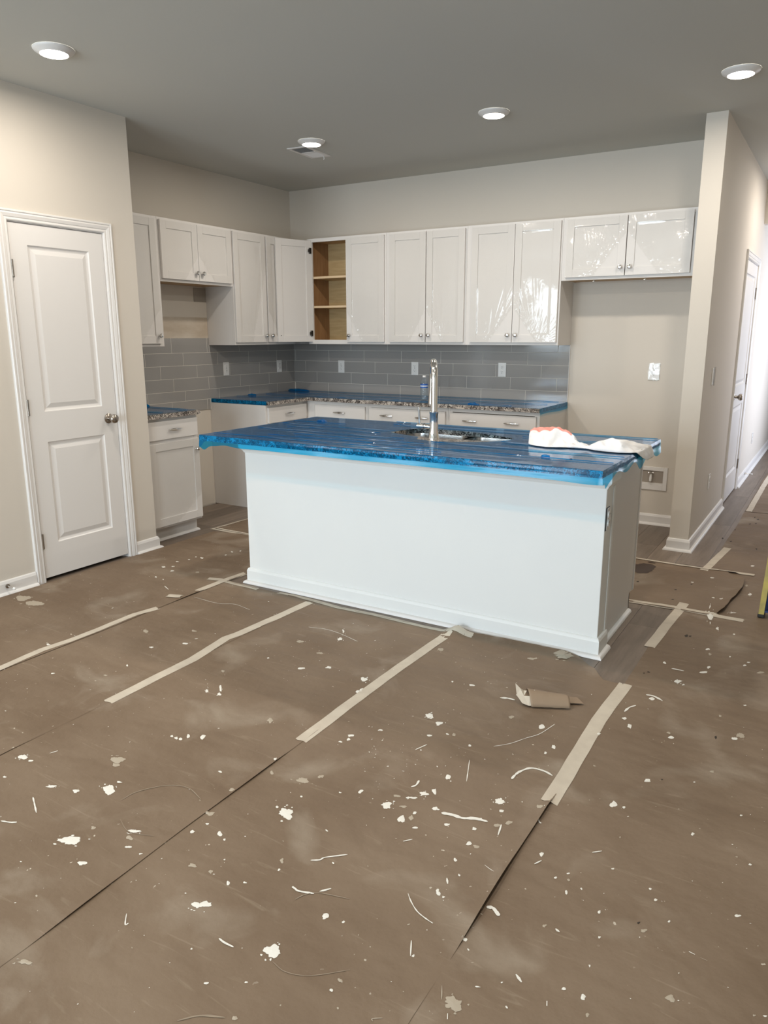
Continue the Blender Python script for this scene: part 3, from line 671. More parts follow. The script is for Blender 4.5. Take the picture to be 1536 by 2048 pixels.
outlet('wall_outlet', (0.0098, -0.972, 1.157), P, 'white outlet on the left wall tiles nearer the range gap', group='outlets on the tile')
outlet('wall_outlet', (0.0098, -0.245, 1.155), P, 'white outlet on the left wall tiles near the corner', group='outlets on the tile')
oa = outlet('wall_outlet', (3.402, -0.0005, 1.169), 0, 'white outlet with shiny film over it inside the refrigerator space', w=0.079, h=0.122)
fmb = MB()
f = bmesh.new(); V = [[f.verts.new((-0.044+0.088*i/8, -0.0118-0.0035*noise.noise(Vector((i*2.1, j*1.7, 2.5))), -0.066+0.132*j/10)) for i in range(9)] for j in range(11)]
for j in range(10):
    for i in range(8): f.faces.new((V[j][i], V[j][i+1], V[j+1][i+1], V[j+1][i]))
fmb.bm.free(); fmb.bm = f; fmb.build('plastic_film', M['clearfilm'], oa, True)
outlet('wall_outlet', (HX+0.0005, 0.022, 0.375), P, 'white outlet low on the hall side of the stub wall')
outlet('wall_outlet', (HX+0.0005, 2.95, 0.36), P, 'white outlet low on the hall wall beyond the hall door')
sw = outlet('light_switch', (HX+0.0005, -0.288, 1.160), P, 'white light switch under shiny film on the hall side of the stub wall', kind='switch')
fmb = MB(); f = fmb.bm; V = [[f.verts.new((-0.042+0.084*i/8, -0.0115-0.0025*noise.noise(Vector((i*1.3, j*1.1, 9))), -0.064+0.128*j/10)) for i in range(9)] for j in range(11)]
for j in range(10):
    for i in range(8): f.faces.new((V[j][i], V[j][i+1], V[j+1][i+1], V[j+1][i]))
fmb.build('plastic_film', M['clearfilm'], sw, True)
# island outlet, its cover plate missing: box cut-out with bare receptacles
io = empty('island_outlet', (IBX1+0.0005, -2.665, 0.648), 'bare outlet without cover plate on the right end of the island', 'outlet', None, P)
MB().box(-0.030, 0.030, -0.0012, 0, -0.052, 0.052).build('box_opening', M['slot'], io)
MB().box(-0.014, 0.022, -0.004, -0.0012, -0.050, 0.050, 0.001).build('yoke', M['plastic'], io)
for s in (-1, 1):
    rc = MB().tube([(0.004, -0.0035, s*0.0195), (0.004, -0.0095, s*0.0195)], 0.0165, 20).build('receptacle', M['plastic'], io)
    MB().box(-0.003, -0.001, -0.0100, -0.0090, s*0.0195, s*0.0195+0.008).box(0.009, 0.011, -0.0100, -0.0090, s*0.0195, s*0.0195+0.008).build('slots', M['slot'], rc)

# ---- ice-maker water box in the refrigerator space
wb = empty('water_supply_box', (3.435, -0.0005, 0.362), 'recessed white water supply box with valve low in the refrigerator space', 'valve box')
f = MB()
f.box(-0.120, -0.078, -0.008, 0, -0.090, 0.090, 0.0015); f.box(0.095, 0.125, -0.008, 0, -0.090, 0.090, 0.0015); f.box(-0.078, 0.095, -0.008, 0, 0.060, 0.090, 0.0015); f.box(-0.078, 0.095, -0.008, 0, -0.090, -0.045, 0.0015)
f.build('frame', M['white'], wb)
MB().box(-0.078, 0.095, -0.0016, -0.0002, -0.045, 0.060).build('recess_back', mat('recess_grey', (0.33, 0.29, 0.25), 0.6), wb)
MB().box(-0.078, 0.095, -0.0075, -0.0016, -0.045, -0.034).build('recess_lip', M['white'], wb)
v = MB(); v.tube([(0.008, -0.004, 0.046), (0.008, -0.034, 0.046)], 0.009, 12); v.tube([(-0.012, -0.020, 0.046), (0.028, -0.020, 0.046)], 0.005, 10); v.build('valve', M['chrome'], wb, True)
MB().tube([(0.008, -0.020, 0.040), (0.007, -0.020, 0.010), (0.006, -0.020, -0.020)], [0.007, 0.010, 0.009], 12).build('valve_tail', M['plastic'], wb, True)

# ---- ceiling lights and vent
GL = 'round ceiling lights'
labs = ['lit round ceiling light above the pantry door', 'lit round ceiling light next to the ceiling vent', 'lit round ceiling light over the kitchen, right of the vent', 'lit round ceiling light above the stub wall by the hall', 'lit round ceiling light at the very top edge of the picture',
        'lit round ceiling light out of view behind the island end', 'lit round ceiling light out of view at the near left', 'lit round ceiling light out of view near the middle', 'lit round ceiling light out of view at the near right', 'lit round ceiling light out of view in the hall']
for i, (x, y) in enumerate(CANS):
    r = empty('ceiling_light', (x, y, H), labs[i], 'ceiling light', GL)
    MB().lathe([(0.093, -0.0005), (0.093, -0.005), (0.088, -0.011), (0.070, -0.020), (0.067, -0.0235), (0.064, -0.0235), (0.060, -0.018)], 40, cap=False).build('trim_ring', M['white'], r, True)
    MB().lathe([(0.0655, -0.0215), (0.060, -0.0245), (0.040, -0.027), (0.012, -0.028)], 32).build('lens', M['lens'], r, True)
    ld = bpy.data.lights.new('ceiling_lamp', 'AREA'); ld.shape = 'DISK'; ld.size = 0.12; ld.energy = CAN_POWER; ld.color = (1.0, 0.90, 0.78)
    lo = bpy.data.objects.new('ceiling_lamp', ld); COL.objects.link(lo); lo.location = (x, y, H-0.031)
vt = empty('ceiling_vent', (1.095, -1.150, H), 'white rectangular ceiling vent with louvres beside a ceiling light', 'air vent', None, math.radians(4))
f = MB(); f.box(-0.085, 0.085, -0.165, -0.143, -0.007, -0.0005, 0.001); f.box(-0.085, 0.085, 0.143, 0.165, -0.007, -0.0005, 0.001); f.box(-0.085, -0.062, -0.143, 0.143, -0.007, -0.0005); f.box(0.062, 0.085, -0.143, 0.143, -0.007, -0.0005); f.box(-0.062, 0.062, -0.008, 0.008, -0.007, -0.0005)
f.build('frame', M['white'], vt)
MB().box(-0.062, 0.062, -0.143, 0.143, -0.0012, -0.0006).build('duct', mat('duct_grey', (0.22, 0.21, 0.20), 0.6), vt)
for sgn in (-1, 1):
    for k in range(9):
        yy = sgn*(0.018+0.0145*k); s = MB(); c, d = (0.006*sgn, 0.0055)
        s.face([(-0.062, yy-c/2, -0.0015), (0.062, yy-c/2, -0.0015), (0.062, yy+c, -0.0015-d), (-0.062, yy+c, -0.0015-d)]).build('louvre', M['white'], vt)
MB().tube([(0.045, 0.12, -0.006), (0.050, 0.125, -0.024), (0.044, 0.128, -0.034)], 0.003, 8).build('damper_lever', M['white'], vt, True)

# ================================================================ FLOOR COVERING
BLOBS=[[2.748,-4.547,0.017,0.011,-0.026,0.02,0],[2.859,-4.773,0.031,0.019,-0.016,0.012,0],[2.97,-4.817,0.011,0.007,-0.007,0.006,0],[3.365,-4.758,0.022,0.013,-0.011,0.012,0],[3.618,-4.777,0.017,0.01,-0.014,0.016,0],[2.983,-4.645,0.015,0.009,-0.007,0.005,0],[2.996,-4.672,0.009,0.006,-0.007,0.007,1],[3.132,-4.555,0.007,0.005,-0.005,0.005,0],[3.208,-4.52,0.007,0.004,-0.007,0.008,0],[3.239,-4.533,0.003,0.002,-0.004,0.004,0],[2.663,-4.604,0.01,0.006,-0.008,0.006,0],[2.57,-4.631,0.017,0.01,-0.006,0.004,0],[2.742,-4.498,0.011,0.006,-0.005,0.003,0],[3.45,-4.873,0.003,0.001,-0.003,0.002,0],[2.983,-4.281,0.006,0.003,-0.005,0.005,0],[2.387,-4.676,0.005,0.003,-0.006,0.003,0],[3.371,-4.661,0.005,0.003,-0.006,0.006,0],[3.409,-4.636,0.004,0.002,-0.003,0.003,0],[3.239,-4.661,0.011,0.006,-0.007,0.007,1],[3.3,-4.654,0.006,0.003,-0.006,0.006,1],[3.142,-4.505,0.005,0.003,-0.004,0.003,0],[3.078,-4.704,0.004,0.003,-0.003,0.003,0],[2.866,-4.697,0.007,0.005,-0.006,0.005,1],[3.092,-4.339,0.01,0.006,-0.007,0.009,1],[3.114,-4.466,0.012,0.008,-0.007,0.008,1],[3.022,-4.702,0.008,0.005,-0.005,0.003,0],[3.551,-4.928,0.004,0.003,-0.002,0.002,0],[3.627,-4.878,0.005,0.003,-0.002,0.002,0],[3.145,-5.105,0.015,0.009,-0.007,0.005,1],[3.669,-4.961,0.006,0.004,-0.004,0.004,1],[3.314,-4.341,0.024,0.014,-0.019,0.023,0],[3.633,-4.186,0.01,0.006,-0.009,0.016,0],[3.702,-4.081,0.009,0.006,-0.006,0.01,0],[3.631,-4.032,0.014,0.008,-0.005,0.01,0],[3.56,-4.145,0.017,0.009,-0.009,0.015,0],[3.614,-4.07,0.012,0.007,-0.004,0.006,0],[3.561,-4.09,0.011,0.006,-0.004,0.006,1],[3.655,-4.005,0.007,0.004,-0.008,0.015,0],[3.599,-4.08,0.005,0.004,-0.004,0.007,0],[3.607,-4.126,0.011,0.006,-0.003,0.005,1],[3.655,-4.135,0.007,0.004,-0.003,0.005,0],[3.692,-4.195,0.01,0.006,-0.003,0.005,0],[3.658,-4.162,0.007,0.004,-0.007,0.013,1],[3.765,-4.134,0.008,0.005,-0.003,0.006,0],[3.838,-4.059,0.008,0.004,-0.003,0.005,0],[3.854,-3.941,0.016,0.01,-0.008,0.017,0],[3.879,-3.986,0.009,0.006,-0.003,0.006,0],[3.897,-4.057,0.011,0.006,-0.003,0.007,1],[3.92,-4.029,0.01,0.006,-0.004,0.009,1],[3.842,-4.109,0.005,0.003,-0.003,0.007,0],[3.859,-4.176,0.008,0.005,-0.004,0.008,0],[3.88,-4.178,0.008,0.004,-0.003,0.008,1],[3.45,-4.129,0.009,0.005,-0.006,0.01,0],[3.303,-4.249,0.004,0.002,-0.004,0.005,0],[3.397,-4.167,0.004,0.002,-0.003,0.003,0],[3.455,-4.549,0.004,0.002,-0.003,0.004,0],[3.567,-4.449,0.003,0.002,-0.003,0.004,0],[3.664,-4.622,0.008,0.005,-0.006,0.009,0],[3.715,-4.614,0.003,0.002,-0.002,0.003,0],[3.807,-4.761,0.006,0.004,-0.004,0.006,1],[3.805,-4.794,0.003,0.002,-0.002,0.003,0],[3.871,-4.398,0.006,0.004,-0.006,0.011,0],[3.891,-4.407,0.003,0.002,-0.002,0.004,0],[3.999,-4.507,0.006,0.003,-0.003,0.006,0],[3.916,-4.614,0.004,0.002,-0.002,0.004,0],[4.055,-4.683,0.018,0.011,-0.008,0.016,1],[4.084,-4.615,0.006,0.003,-0.001,0.002,0],[3.854,-4.261,0.004,0.003,-0.004,0.007,0],[3.89,-4.311,0.003,0.001,-0.002,0.004,0],[3.439,-4.514,0.005,0.003,-0.006,0.008,1],[2.727,-3.496,0.013,0.008,-0.008,0.011,0],[2.823,-3.426,0.012,0.007,-0.007,0.011,0],[2.537,-3.26,0.014,0.008,-0.011,0.014,1],[2.683,-3.137,0.011,0.006,-0.012,0.018,0],[2.647,-3.049,0.006,0.004,-0.019,0.027,0],[3.024,-3.443,0.013,0.008,-0.013,0.02,0],[3.069,-3.54,0.015,0.009,-0.012,0.019,0],[2.699,-3.319,0.014,0.008,-0.007,0.009,1],[2.528,-3.486,0.006,0.003,-0.005,0.006,0],[2.904,-3.924,0.009,0.005,-0.014,0.016,1],[3.409,-3.574,0.012,0.007,-0.011,0.02,0],[3.468,-3.61,0.012,0.007,-0.007,0.015,0],[3.478,-3.706,0.009,0.005,-0.003,0.006,0],[3.529,-3.663,0.005,0.003,-0.003,0.005,0],[3.553,-3.653,0.007,0.004,-0.007,0.013,1],[3.231,-3.856,0.011,0.007,-0.006,0.009,0],[3.237,-3.881,0.006,0.004,-0.005,0.008,0],[3.221,-3.91,0.007,0.004,-0.004,0.007,0],[3.302,-3.767,0.008,0.005,-0.004,0.006,0],[3.157,-2.99,0.012,0.007,-0.009,0.018,1],[3.44,-3.252,0.011,0.006,-0.004,0.008,0],[3.685,-3.421,0.011,0.006,-0.004,0.011,1],[3.095,-4.125,0.004,0.003,-0.005,0.007,0],[3.136,-4.193,0.007,0.005,-0.008,0.01,1],[3.252,-4.173,0.021,0.012,-0.011,0.013,1],[3.291,-4.126,0.009,0.005,-0.007,0.009,1],[3.656,-3.909,0.008,0.005,-0.007,0.013,0],[3.356,-3.265,0.004,0.002,-0.004,0.006,0],[3.635,-3.692,0.004,0.002,-0.003,0.008,0],[2.329,-4.569,0.015,0.009,-0.012,0.008,0],[2.374,-4.571,0.008,0.005,-0.005,0.004,0],[2.671,-4.202,0.006,0.004,-0.006,0.005,0],[2.693,-4.201,0.005,0.003,-0.007,0.006,0],[2.711,-4.198,0.006,0.004,-0.007,0.006,0],[2.72,-4.168,0.005,0.003,-0.012,0.012,0],[2.769,-4.146,0.01,0.005,-0.012,0.012,0],[2.519,-3.867,0.004,0.003,-0.015,0.015,0],[2.554,-3.824,0.004,0.002,-0.019,0.02,0],[2.585,-3.863,0.007,0.004,-0.009,0.01,0],[2.447,-3.694,0.007,0.005,-0.011,0.011,1],[1.798,-3.552,0.013,0.008,-0.018,0.016,1],[1.977,-3.68,0.01,0.006,-0.009,0.008,0],[2.08,-3.564,0.014,0.009,-0.007,0.007,0],[2.003,-3.428,0.013,0.007,-0.011,0.011,1],[1.529,-3.909,0.009,0.005,-0.01,0.008,0],[2.624,-4.409,0.022,0.013,-0.016,0.013,1],[2.646,-4.436,0.013,0.008,-0.01,0.009,1],[0.836,-3.579,0.036,0.022,-0.046,0.031,1],[1.827,-4.096,0.01,0.005,-0.006,0.004,0],[2.04,-3.991,0.008,0.005,-0.006,0.005,1],[3.809,-3.431,0.011,0.007,-0.006,0.018,0],[3.973,-3.911,0.009,0.006,-0.005,0.015,1],[4.169,-3.778,0.01,0.006,-0.004,0.015,0],[4.2,-3.774,0.004,0.003,-0.002,0.007,0],[4.059,-3.205,0.009,0.005,-0.003,0.012,0],[4.09,-3.257,0.008,0.005,-0.005,0.019,0],[4.006,-3.367,0.008,0.005,-0.003,0.011,0],[4.116,-2.985,0.012,0.007,-0.003,0.013,0],[4.175,-2.761,0.014,0.009,-0.004,0.018,0],[4.201,-2.783,0.005,0.003,-0.002,0.007,0],[3.883,-3.596,0.005,0.003,-0.003,0.008,0],[3.894,-3.543,0.007,0.004,-0.004,0.013,0],[4.241,-3.258,0.008,0.005,-0.002,0.011,0],[4.228,-3.228,0.008,0.004,-0.001,0.009,1],[4.441,-3.145,0.009,0.005,-0.002,0.013,0],[4.456,-3.116,0.014,0.009,-0.002,0.019,1],[4.228,-3.584,0.009,0.006,-0.003,0.012,0],[4.517,-3.626,0.005,0.003,-0.001,0.005,0],[4.405,-3.798,0.005,0.003,-0.001,0.008,0],[4.055,-4.115,0.004,0.003,-0.003,0.008,0],[4.254,-2.616,0.013,0.008,-0.002,0.01,0],[4.404,-3.416,0.007,0.004,-0.002,0.008,1],[4.467,-2.488,0.013,0.008,-0.001,0.014,1],[4.444,-2.851,0.007,0.004,0.0,0.007,0],[4.372,-2.994,0.006,0.004,-0.002,0.009,1],[4.12,-4.184,0.004,0.003,-0.001,0.004,0],[4.161,-4.224,0.003,0.001,-0.002,0.007,0],[4.192,-4.19,0.003,0.001,-0.001,0.005,0],[4.348,-4.094,0.003,0.002,-0.001,0.004,0],[4.37,-4.127,0.004,0.002,-0.001,0.005,0],[4.559,-4.076,0.008,0.005,-0.001,0.006,0],[4.279,-4.329,0.003,0.002,-0.001,0.004,0],[4.256,-4.247,0.003,0.002,-0.002,0.007,0],[4.295,-4.517,0.006,0.004,-0.003,0.01,0],[4.252,-4.517,0.005,0.003,-0.002,0.004,0],[4.317,-4.557,0.004,0.002,-0.002,0.005,1],[4.152,-4.365,0.005,0.004,-0.002,0.006,1],[4.368,-4.25,0.008,0.004,-0.001,0.006,1],[4.283,-4.426,0.002,0.001,-0.001,0.004,0],[4.626,-4.371,0.004,0.003,-0.001,0.003,1],[4.646,-4.361,0.005,0.002,0.0,0.002,0],[4.565,-3.854,0.004,0.002,-0.001,0.005,0],[4.243,-4.068,0.004,0.003,-0.001,0.004,0],[4.144,-4.151,0.004,0.002,-0.001,0.004,0],[4.414,-4.187,0.003,0.002,-0.001,0.004,0],[4.463,-4.418,0.01,0.006,-0.002,0.011,1],[4.23,-2.344,0.01,0.006,-0.002,0.012,0],[4.248,-2.399,0.007,0.005,-0.002,0.015,1],[4.331,-2.381,0.004,0.002,-0.001,0.012,0],[4.09,-2.602,0.006,0.004,-0.003,0.014,0],[4.265,-2.551,0.007,0.005,-0.002,0.011,0],[4.232,-2.049,0.006,0.003,-0.003,0.025,0],[4.186,-1.584,0.011,0.006,-0.002,0.013,0],[4.144,-1.581,0.009,0.005,-0.002,0.018,0],[4.265,-1.77,0.017,0.01,-0.001,0.012,0],[4.312,-1.403,0.009,0.006,-0.003,0.023,0],[4.28,-1.249,0.007,0.004,-0.002,0.019,1],[4.085,-1.204,0.01,0.006,-0.002,0.01,0],[3.999,-1.354,0.008,0.004,-0.002,0.009,0],[4.27,-0.799,0.011,0.006,-0.002,0.017,0],[4.312,-2.083,0.006,0.003,-0.001,0.01,0],[4.399,-2.446,0.007,0.005,-0.002,0.011,0],[4.41,-2.402,0.008,0.004,-0.001,0.008,0],[1.063,-2.76,0.008,0.005,-0.012,0.011,0],[1.172,-2.791,0.012,0.007,-0.011,0.011,0],[1.107,-2.722,0.008,0.005,-0.008,0.008,0],[1.05,-2.629,0.009,0.005,-0.008,0.008,0],[1.082,-2.558,0.007,0.004,-0.008,0.008,0],[1.08,-2.493,0.006,0.003,-0.008,0.008,0],[1.131,-2.489,0.011,0.006,-0.012,0.012,0],[1.205,-2.281,0.008,0.005,-0.009,0.009,0],[1.219,-2.356,0.007,0.005,-0.008,0.009,0],[1.238,-2.233,0.007,0.004,-0.008,0.009,0],[1.324,-2.724,0.011,0.007,-0.011,0.011,1],[1.178,-2.927,0.004,0.003,-0.015,0.014,0],[1.252,-2.938,0.005,0.003,-0.007,0.006,0],[3.671,-1.183,0.007,0.004,-0.005,0.022,0],[3.679,-2.768,0.045,0.028,-0.011,0.033,1],[4.169,-1.837,0.014,0.009,-0.018,0.121,0],[3.565,-2.868,0.019,0.012,-0.005,0.013,1],[0.964,-3.595,0.048,0.028,-0.043,0.029,1]]
DARK=[[4.381,-3.174,0.004,0.003,-0.002,0.015],[4.269,-3.552,0.004,0.002,-0.001,0.003],[4.35,-4.232,0.005,0.004,-0.001,0.004],[4.114,-2.225,0.008,0.005,-0.003,0.017],[4.132,-2.222,0.006,0.004,-0.002,0.01],[4.033,-2.756,0.004,0.003,-0.002,0.008],[4.047,-2.735,0.006,0.003,-0.001,0.005],[4.007,-0.168,0.006,0.004,-0.003,0.022],[4.072,-0.239,0.008,0.004,-0.002,0.014],[4.055,0.128,0.006,0.004,-0.002,0.016],[4.131,0.388,0.008,0.005,-0.002,0.018],[4.169,0.43,0.007,0.004,-0.002,0.017],[4.0,-1.396,0.007,0.004,-0.001,0.009],[3.939,-1.547,0.008,0.005,-0.002,0.009],[3.957,-1.731,0.008,0.005,-0.002,0.008],[3.717,-1.502,0.007,0.004,-0.002,0.01],[4.248,-0.358,0.006,0.004,-0.002,0.021],[4.141,0.643,0.007,0.005,-0.002,0.019],[4.169,0.582,0.007,0.004,-0.002,0.018],[3.701,-1.065,0.009,0.005,-0.002,0.011],[3.721,-1.027,0.012,0.006,-0.002,0.011]]
STREAKS=[[0.0042,2.572,-4.697,2.615,-4.72,2.654,-4.741],[0.0057,2.597,-4.821,2.627,-4.811,2.645,-4.8],[0.004,3.226,-4.878,3.252,-4.904,3.256,-4.897],[0.005,3.484,-4.815,3.503,-4.818,3.533,-4.817],[0.0112,3.725,-4.093,3.759,-4.084,3.791,-4.082,3.825,-4.064,3.864,-4.058],[0.0057,3.578,-4.023,3.587,-4.004,3.583,-3.977],[0.0042,3.507,-4.473,3.528,-4.458,3.536,-4.441,3.583,-4.4],[0.006,3.527,-4.582,3.538,-4.584,3.553,-4.586,3.593,-4.573],[0.0057,3.601,-4.559,3.621,-4.534],[0.0028,3.805,-4.444,3.827,-4.466,3.856,-4.487,3.885,-4.497,3.91,-4.502],[0.0099,4.002,-4.381,4.017,-4.376,4.029,-4.383,4.042,-4.393],[0.0028,3.89,-4.577,3.911,-4.619],[0.002,4.013,-4.655,4.029,-4.688],[0.0067,3.867,-4.339,3.879,-4.358],[0.0028,3.934,-4.239,3.968,-4.253],[0.0042,4.056,-4.712,4.062,-4.725],[0.002,3.927,-4.813,3.923,-4.808,3.941,-4.795],[0.0042,3.69,-4.27,3.709,-4.248],[0.0027,2.462,-3.091,2.559,-3.071,2.654,-3.082,2.775,-3.117],[0.0042,3.481,-3.82,3.5,-3.766],[0.0028,3.674,-3.779,3.698,-3.843,3.72,-3.901],[0.0067,2.388,-4.507,2.398,-4.482],[0.0027,1.64,-3.067,1.832,-3.074,1.921,-3.039,2.047,-3.061],[0.0085,3.842,-3.811,3.843,-3.783,3.851,-3.75,3.875,-3.714,3.919,-3.709,3.951,-3.721],[0.0112,4.087,-2.962,4.118,-2.959,4.156,-2.981],[0.0089,4.047,-3.152,4.054,-3.11,4.073,-3.075],[0.0057,4.175,-4.033,4.197,-4.012],[0.0026,3.71,-3.654,3.753,-3.605,3.789,-3.539,3.822,-3.482,3.846,-3.386],[0.0057,4.051,-4.163,4.063,-4.139],[0.0071,4.145,-4.539,4.164,-4.553],[0.0057,4.23,-4.57,4.234,-4.582],[0.0057,4.474,-4.262,4.488,-4.264],[0.002,4.5,-4.267,4.516,-4.268],[0.0089,4.126,-2.646,4.178,-2.644],[0.0057,1.352,-3.019,1.419,-3.051],[0.0045,3.916,-4.102,3.905,-4.049],[0.0112,3.585,-3.296,3.613,-3.284,3.645,-3.284],[0.0032,2.827,-4.561,2.835,-4.504,2.886,-4.434,2.957,-4.404,3.04,-4.427],[0.0016,2.901,-4.628,2.972,-4.654,3.054,-4.629],[0.0028,3.563,-4.616,3.575,-4.588,3.605,-4.563,3.686,-4.541],[0.0018,3.642,-4.802,3.685,-4.809,3.741,-4.788,3.81,-4.726],[0.0042,3.567,-5.03,3.599,-4.996,3.649,-4.971],[0.0045,3.408,-3.611,3.421,-3.585]]
TAPES={'a':[0.042,1.592,-4.328,1.581,-4.186,1.561,-3.965,1.578,-3.831,1.579,-3.642,1.572,-3.499,1.57,-3.425,1.598,-3.296],'a2':[0.045,1.583,-2.983,1.58,-2.774,1.594,-2.585],'x':[0.04,1.474,-2.783,1.548,-2.761,1.677,-2.77,1.862,-2.775],'b':[0.05,2.249,-4.146,2.244,-3.925,2.244,-3.673,2.235,-3.618,2.205,-3.415,2.218,-3.351,2.225,-3.226,2.237,-3.041,2.249,-2.795],'c':[0.05,3.094,-3.979,3.091,-3.724,3.09,-3.398,3.096,-3.125,3.103,-2.797],'d':[0.055,3.991,-3.87,3.987,-3.589,3.979,-3.271,3.991,-2.909],'e':[0.05,3.99,-2.454,4.004,-2.108,4.024,-1.756],'h':[0.048,4.017,-1.072,4.074,-0.433],'f':[0.035,2.0,-2.762,2.113,-2.754,2.23,-2.76,2.44,-2.78,2.647,-2.769,2.814,-2.777,2.977,-2.781,3.101,-2.776,3.225,-2.775]}

def rip(x, y, k=0):
    return 0.0016*noise.noise(Vector((x*3.1+k, y*1.7, k))) + 0.0009*noise.noise(Vector((x*9+y*5, y*6-x*3, k+4)))
def lerp(a, b, t): return a+(b-a)*t
SHEETS = {}
def in_seg(y, a, b, f=0.12): return smooth_bump((y-a)/f)*smooth_bump((b-y)/f)
TAPED = {1.60: [(-5.0, -3.30), (-2.98, -1.8)], 2.245: [(-4.15, -2.7)], 3.10: [(-3.98, -2.7)], 3.99: [(-3.87, -2.90), (-2.46, -1.7)]}
def lift_at(seam, y):
    t = max([in_seg(y, a-0.05, b+0.05) for a, b in TAPED.get(seam, [])] + [0])
    n = max(0.0, noise.noise(Vector((seam*3.3, y*2.6, 1.5)))+0.10)
    return (1-t)*(0.0012+0.020*n)
def sheet(name, key, x0, x1, y0, y1f, zb, label, seam=None, res=0.035, leftf=None, zadd=None, group='brown paper sheets'):
    nx = max(4, int((x1-x0)/res)); ny = int((y1f(x0)-y0)/res)
    def edge_r(y): return x1+0.010*noise.noise(Vector((x1, y*1.9, 0))) if seam else x1
    def zf(x, y):
        z = zb+rip(x, y, zb*900)+0.0016
        if seam:
            u = 1-(edge_r(y)-x)/0.05
            if u > 0: z += lift_at(seam, y)*u*u
        if zadd: z += zadd(x, y)
        return max(z, 0.0008)
    b = bmesh.new(); V = []
    xs_ = [i/nx for i in range(nx+1)] if not seam else [i/nx*0.94 for i in range(nx)]+[0.95, 0.97, 0.985, 1.0]
    for s in xs_:
        row = []
        xm = lerp(x0, x1, s); yt = y1f(xm)
        for j in range(ny+1):
            y = lerp(y0, yt, j/ny); xl = leftf(y) if leftf else x0
            x = lerp(xl, edge_r(y), s); row.append(b.verts.new((x, y, zf(x, y))))
        V.append(row)
    for r0, r1 in zip(V, V[1:]):
        for j in range(ny): b.faces.new((r0[j], r1[j], r1[j+1], r0[j+1]))
    m = MB(); m.bm.free(); m.bm = b
    o = m.build(name, M['paper'], None, True); tag(o, label, 'paper sheet', group)
    SHEETS[key] = (o, x0, x1, y0, y1f, zf); return o
Y0 = -8.9
hal = lambda y: 4.045+0.012*noise.noise(Vector((0, y*1.5, 3)))
sheet('paper_sheet', 'e', 3.99-0.03, 4.93, Y0, lambda x: 0.86, 0.0005, 'brown kraft paper strip at the right, running up to the hall', leftf=lambda y: 3.985 if y < -1.80 else (3.99 if y < -1.4 else hal(y)))
sheet('paper_sheet', 'h', 4.06, 4.93, 0.84, lambda x: 6.4, 0.0020, 'brown kraft paper strip lying along the hall floor', leftf=hal)
sheet('paper_sheet', 'f', 4.90, 5.82, Y0, lambda x: -0.94, 0.0026, 'brown kraft paper strip out of view on the right', res=0.06)
sheet('paper_sheet', 'g', 5.79, 6.59, Y0, lambda x: -0.94, 0.0046, 'brown kraft paper strip out of view by the right wall', res=0.06)
def torn(x):
    pts = [(3.0, -2.764), (3.40, -2.744), (3.70, -2.735), (3.744, -2.738), (3.80, -2.795), (3.849, -2.826), (3.88, -2.885), (3.915, -2.926), (3.95, -2.915), (4.1, -2.89)]
    for (a, b), (c, d) in zip(pts, pts[1:]):
        if a <= x <= c: return lerp(b, d, (x-a)/(c-a))+0.004*noise.noise(Vector((x*25, 0, 0)))
    return -2.76
def flap(x, y):
    return 0.028*math.exp(-((x-3.13)/0.045)**2)*smooth_bump((y+2.86)/0.10) + (0.016*smooth_bump((y+2.80)/0.06) if 3.11 < x < 3.76 else 0)*smooth_bump((x-3.10)/0.05)*smooth_bump((3.76-x)/0.1)
sheet('paper_sheet', 'd', 3.07, 3.995, Y0, torn, 0.0012, 'brown kraft paper strip with a torn corner at the right end of the island', 3.99, zadd=flap)
sheet('paper_sheet', 'c', 2.215, 3.103, Y0, lambda x: -2.772+0.004*math.sin(x*9), 0.0020, 'brown kraft paper strip in the middle, ending at the island front', 3.10)
sheet('paper_sheet', 'b', 1.58, 2.252, Y0, lambda x: -2.765, 0.0028, 'brown kraft paper strip reaching the left corner of the island', 2.245)
sheet('paper_sheet', 'a', 0.702, 1.605, Y0, lambda x: -1.885+0.05*smooth_bump((0.95-x)/0.3)*-1, 0.0036, 'brown kraft paper strip in front of the pantry door', 1.60)
kend = [(-1.88, 4.175), (-1.84, 4.194), (-1.78, 4.225), (-1.596, 4.236), (-1.406, 4.263), (-1.283, 4.266), (-1.15, 4.256), (-1.10, 4.20), (-1.0, 4.12)]
def kx(y):
    for (a, b), (c, d) in zip(kend, kend[1:]):
        if a <= y <= c: return lerp(b, d, (y-a)/(c-a))
    return 4.19
def ksheet():
    b = bmesh.new(); V = []; nx, ny = 90, 26
    def zf(x, y):
        z = 0.0052+1.6*rip(x, y, 7)+0.0016 if x > 3.9 or x < 0.72 else 0.0030+1.6*rip(x, y, 7)+0.0016
        u = 1-(kx(y)-x)/0.07
        if u > 0: z += 0.030*u*u*smooth_bump((-1.08-y)/0.08)*smooth_bump((y+1.85)/0.05)*(0.35+abs(noise.noise(Vector((y*6, 2, 2)))))
        v = (y+1.09)/0.07
        if v > 0 and x > 4.0: z += 0.004*v*smooth_bump((x-4.0)/0.1)
        return max(z, 0.0015)
    for i in range(nx+1):
        row = []
        for j in range(ny+1):
            y = lerp(-1.868, -1.018, j/ny); x = lerp(0.655, kx(y), i/nx); row.append(b.verts.new((x, y, zf(x, y))))
        V.append(row)
    for r0, r1 in zip(V, V[1:]):
        for j in range(ny): b.faces.new((r0[j], r1[j], r1[j+1], r0[j+1]))
    m = MB(); m.bm.free(); m.bm = b; o = m.build('paper_sheet', M['paper'], None, True)
    tag(o, 'brown kraft paper strip between island and back cabinets, curled right end', 'paper sheet', 'brown paper sheets')
    SHEETS['k'] = (o, 0.66, 4.20, -1.86, lambda x: -1.02, zf)
ksheet()
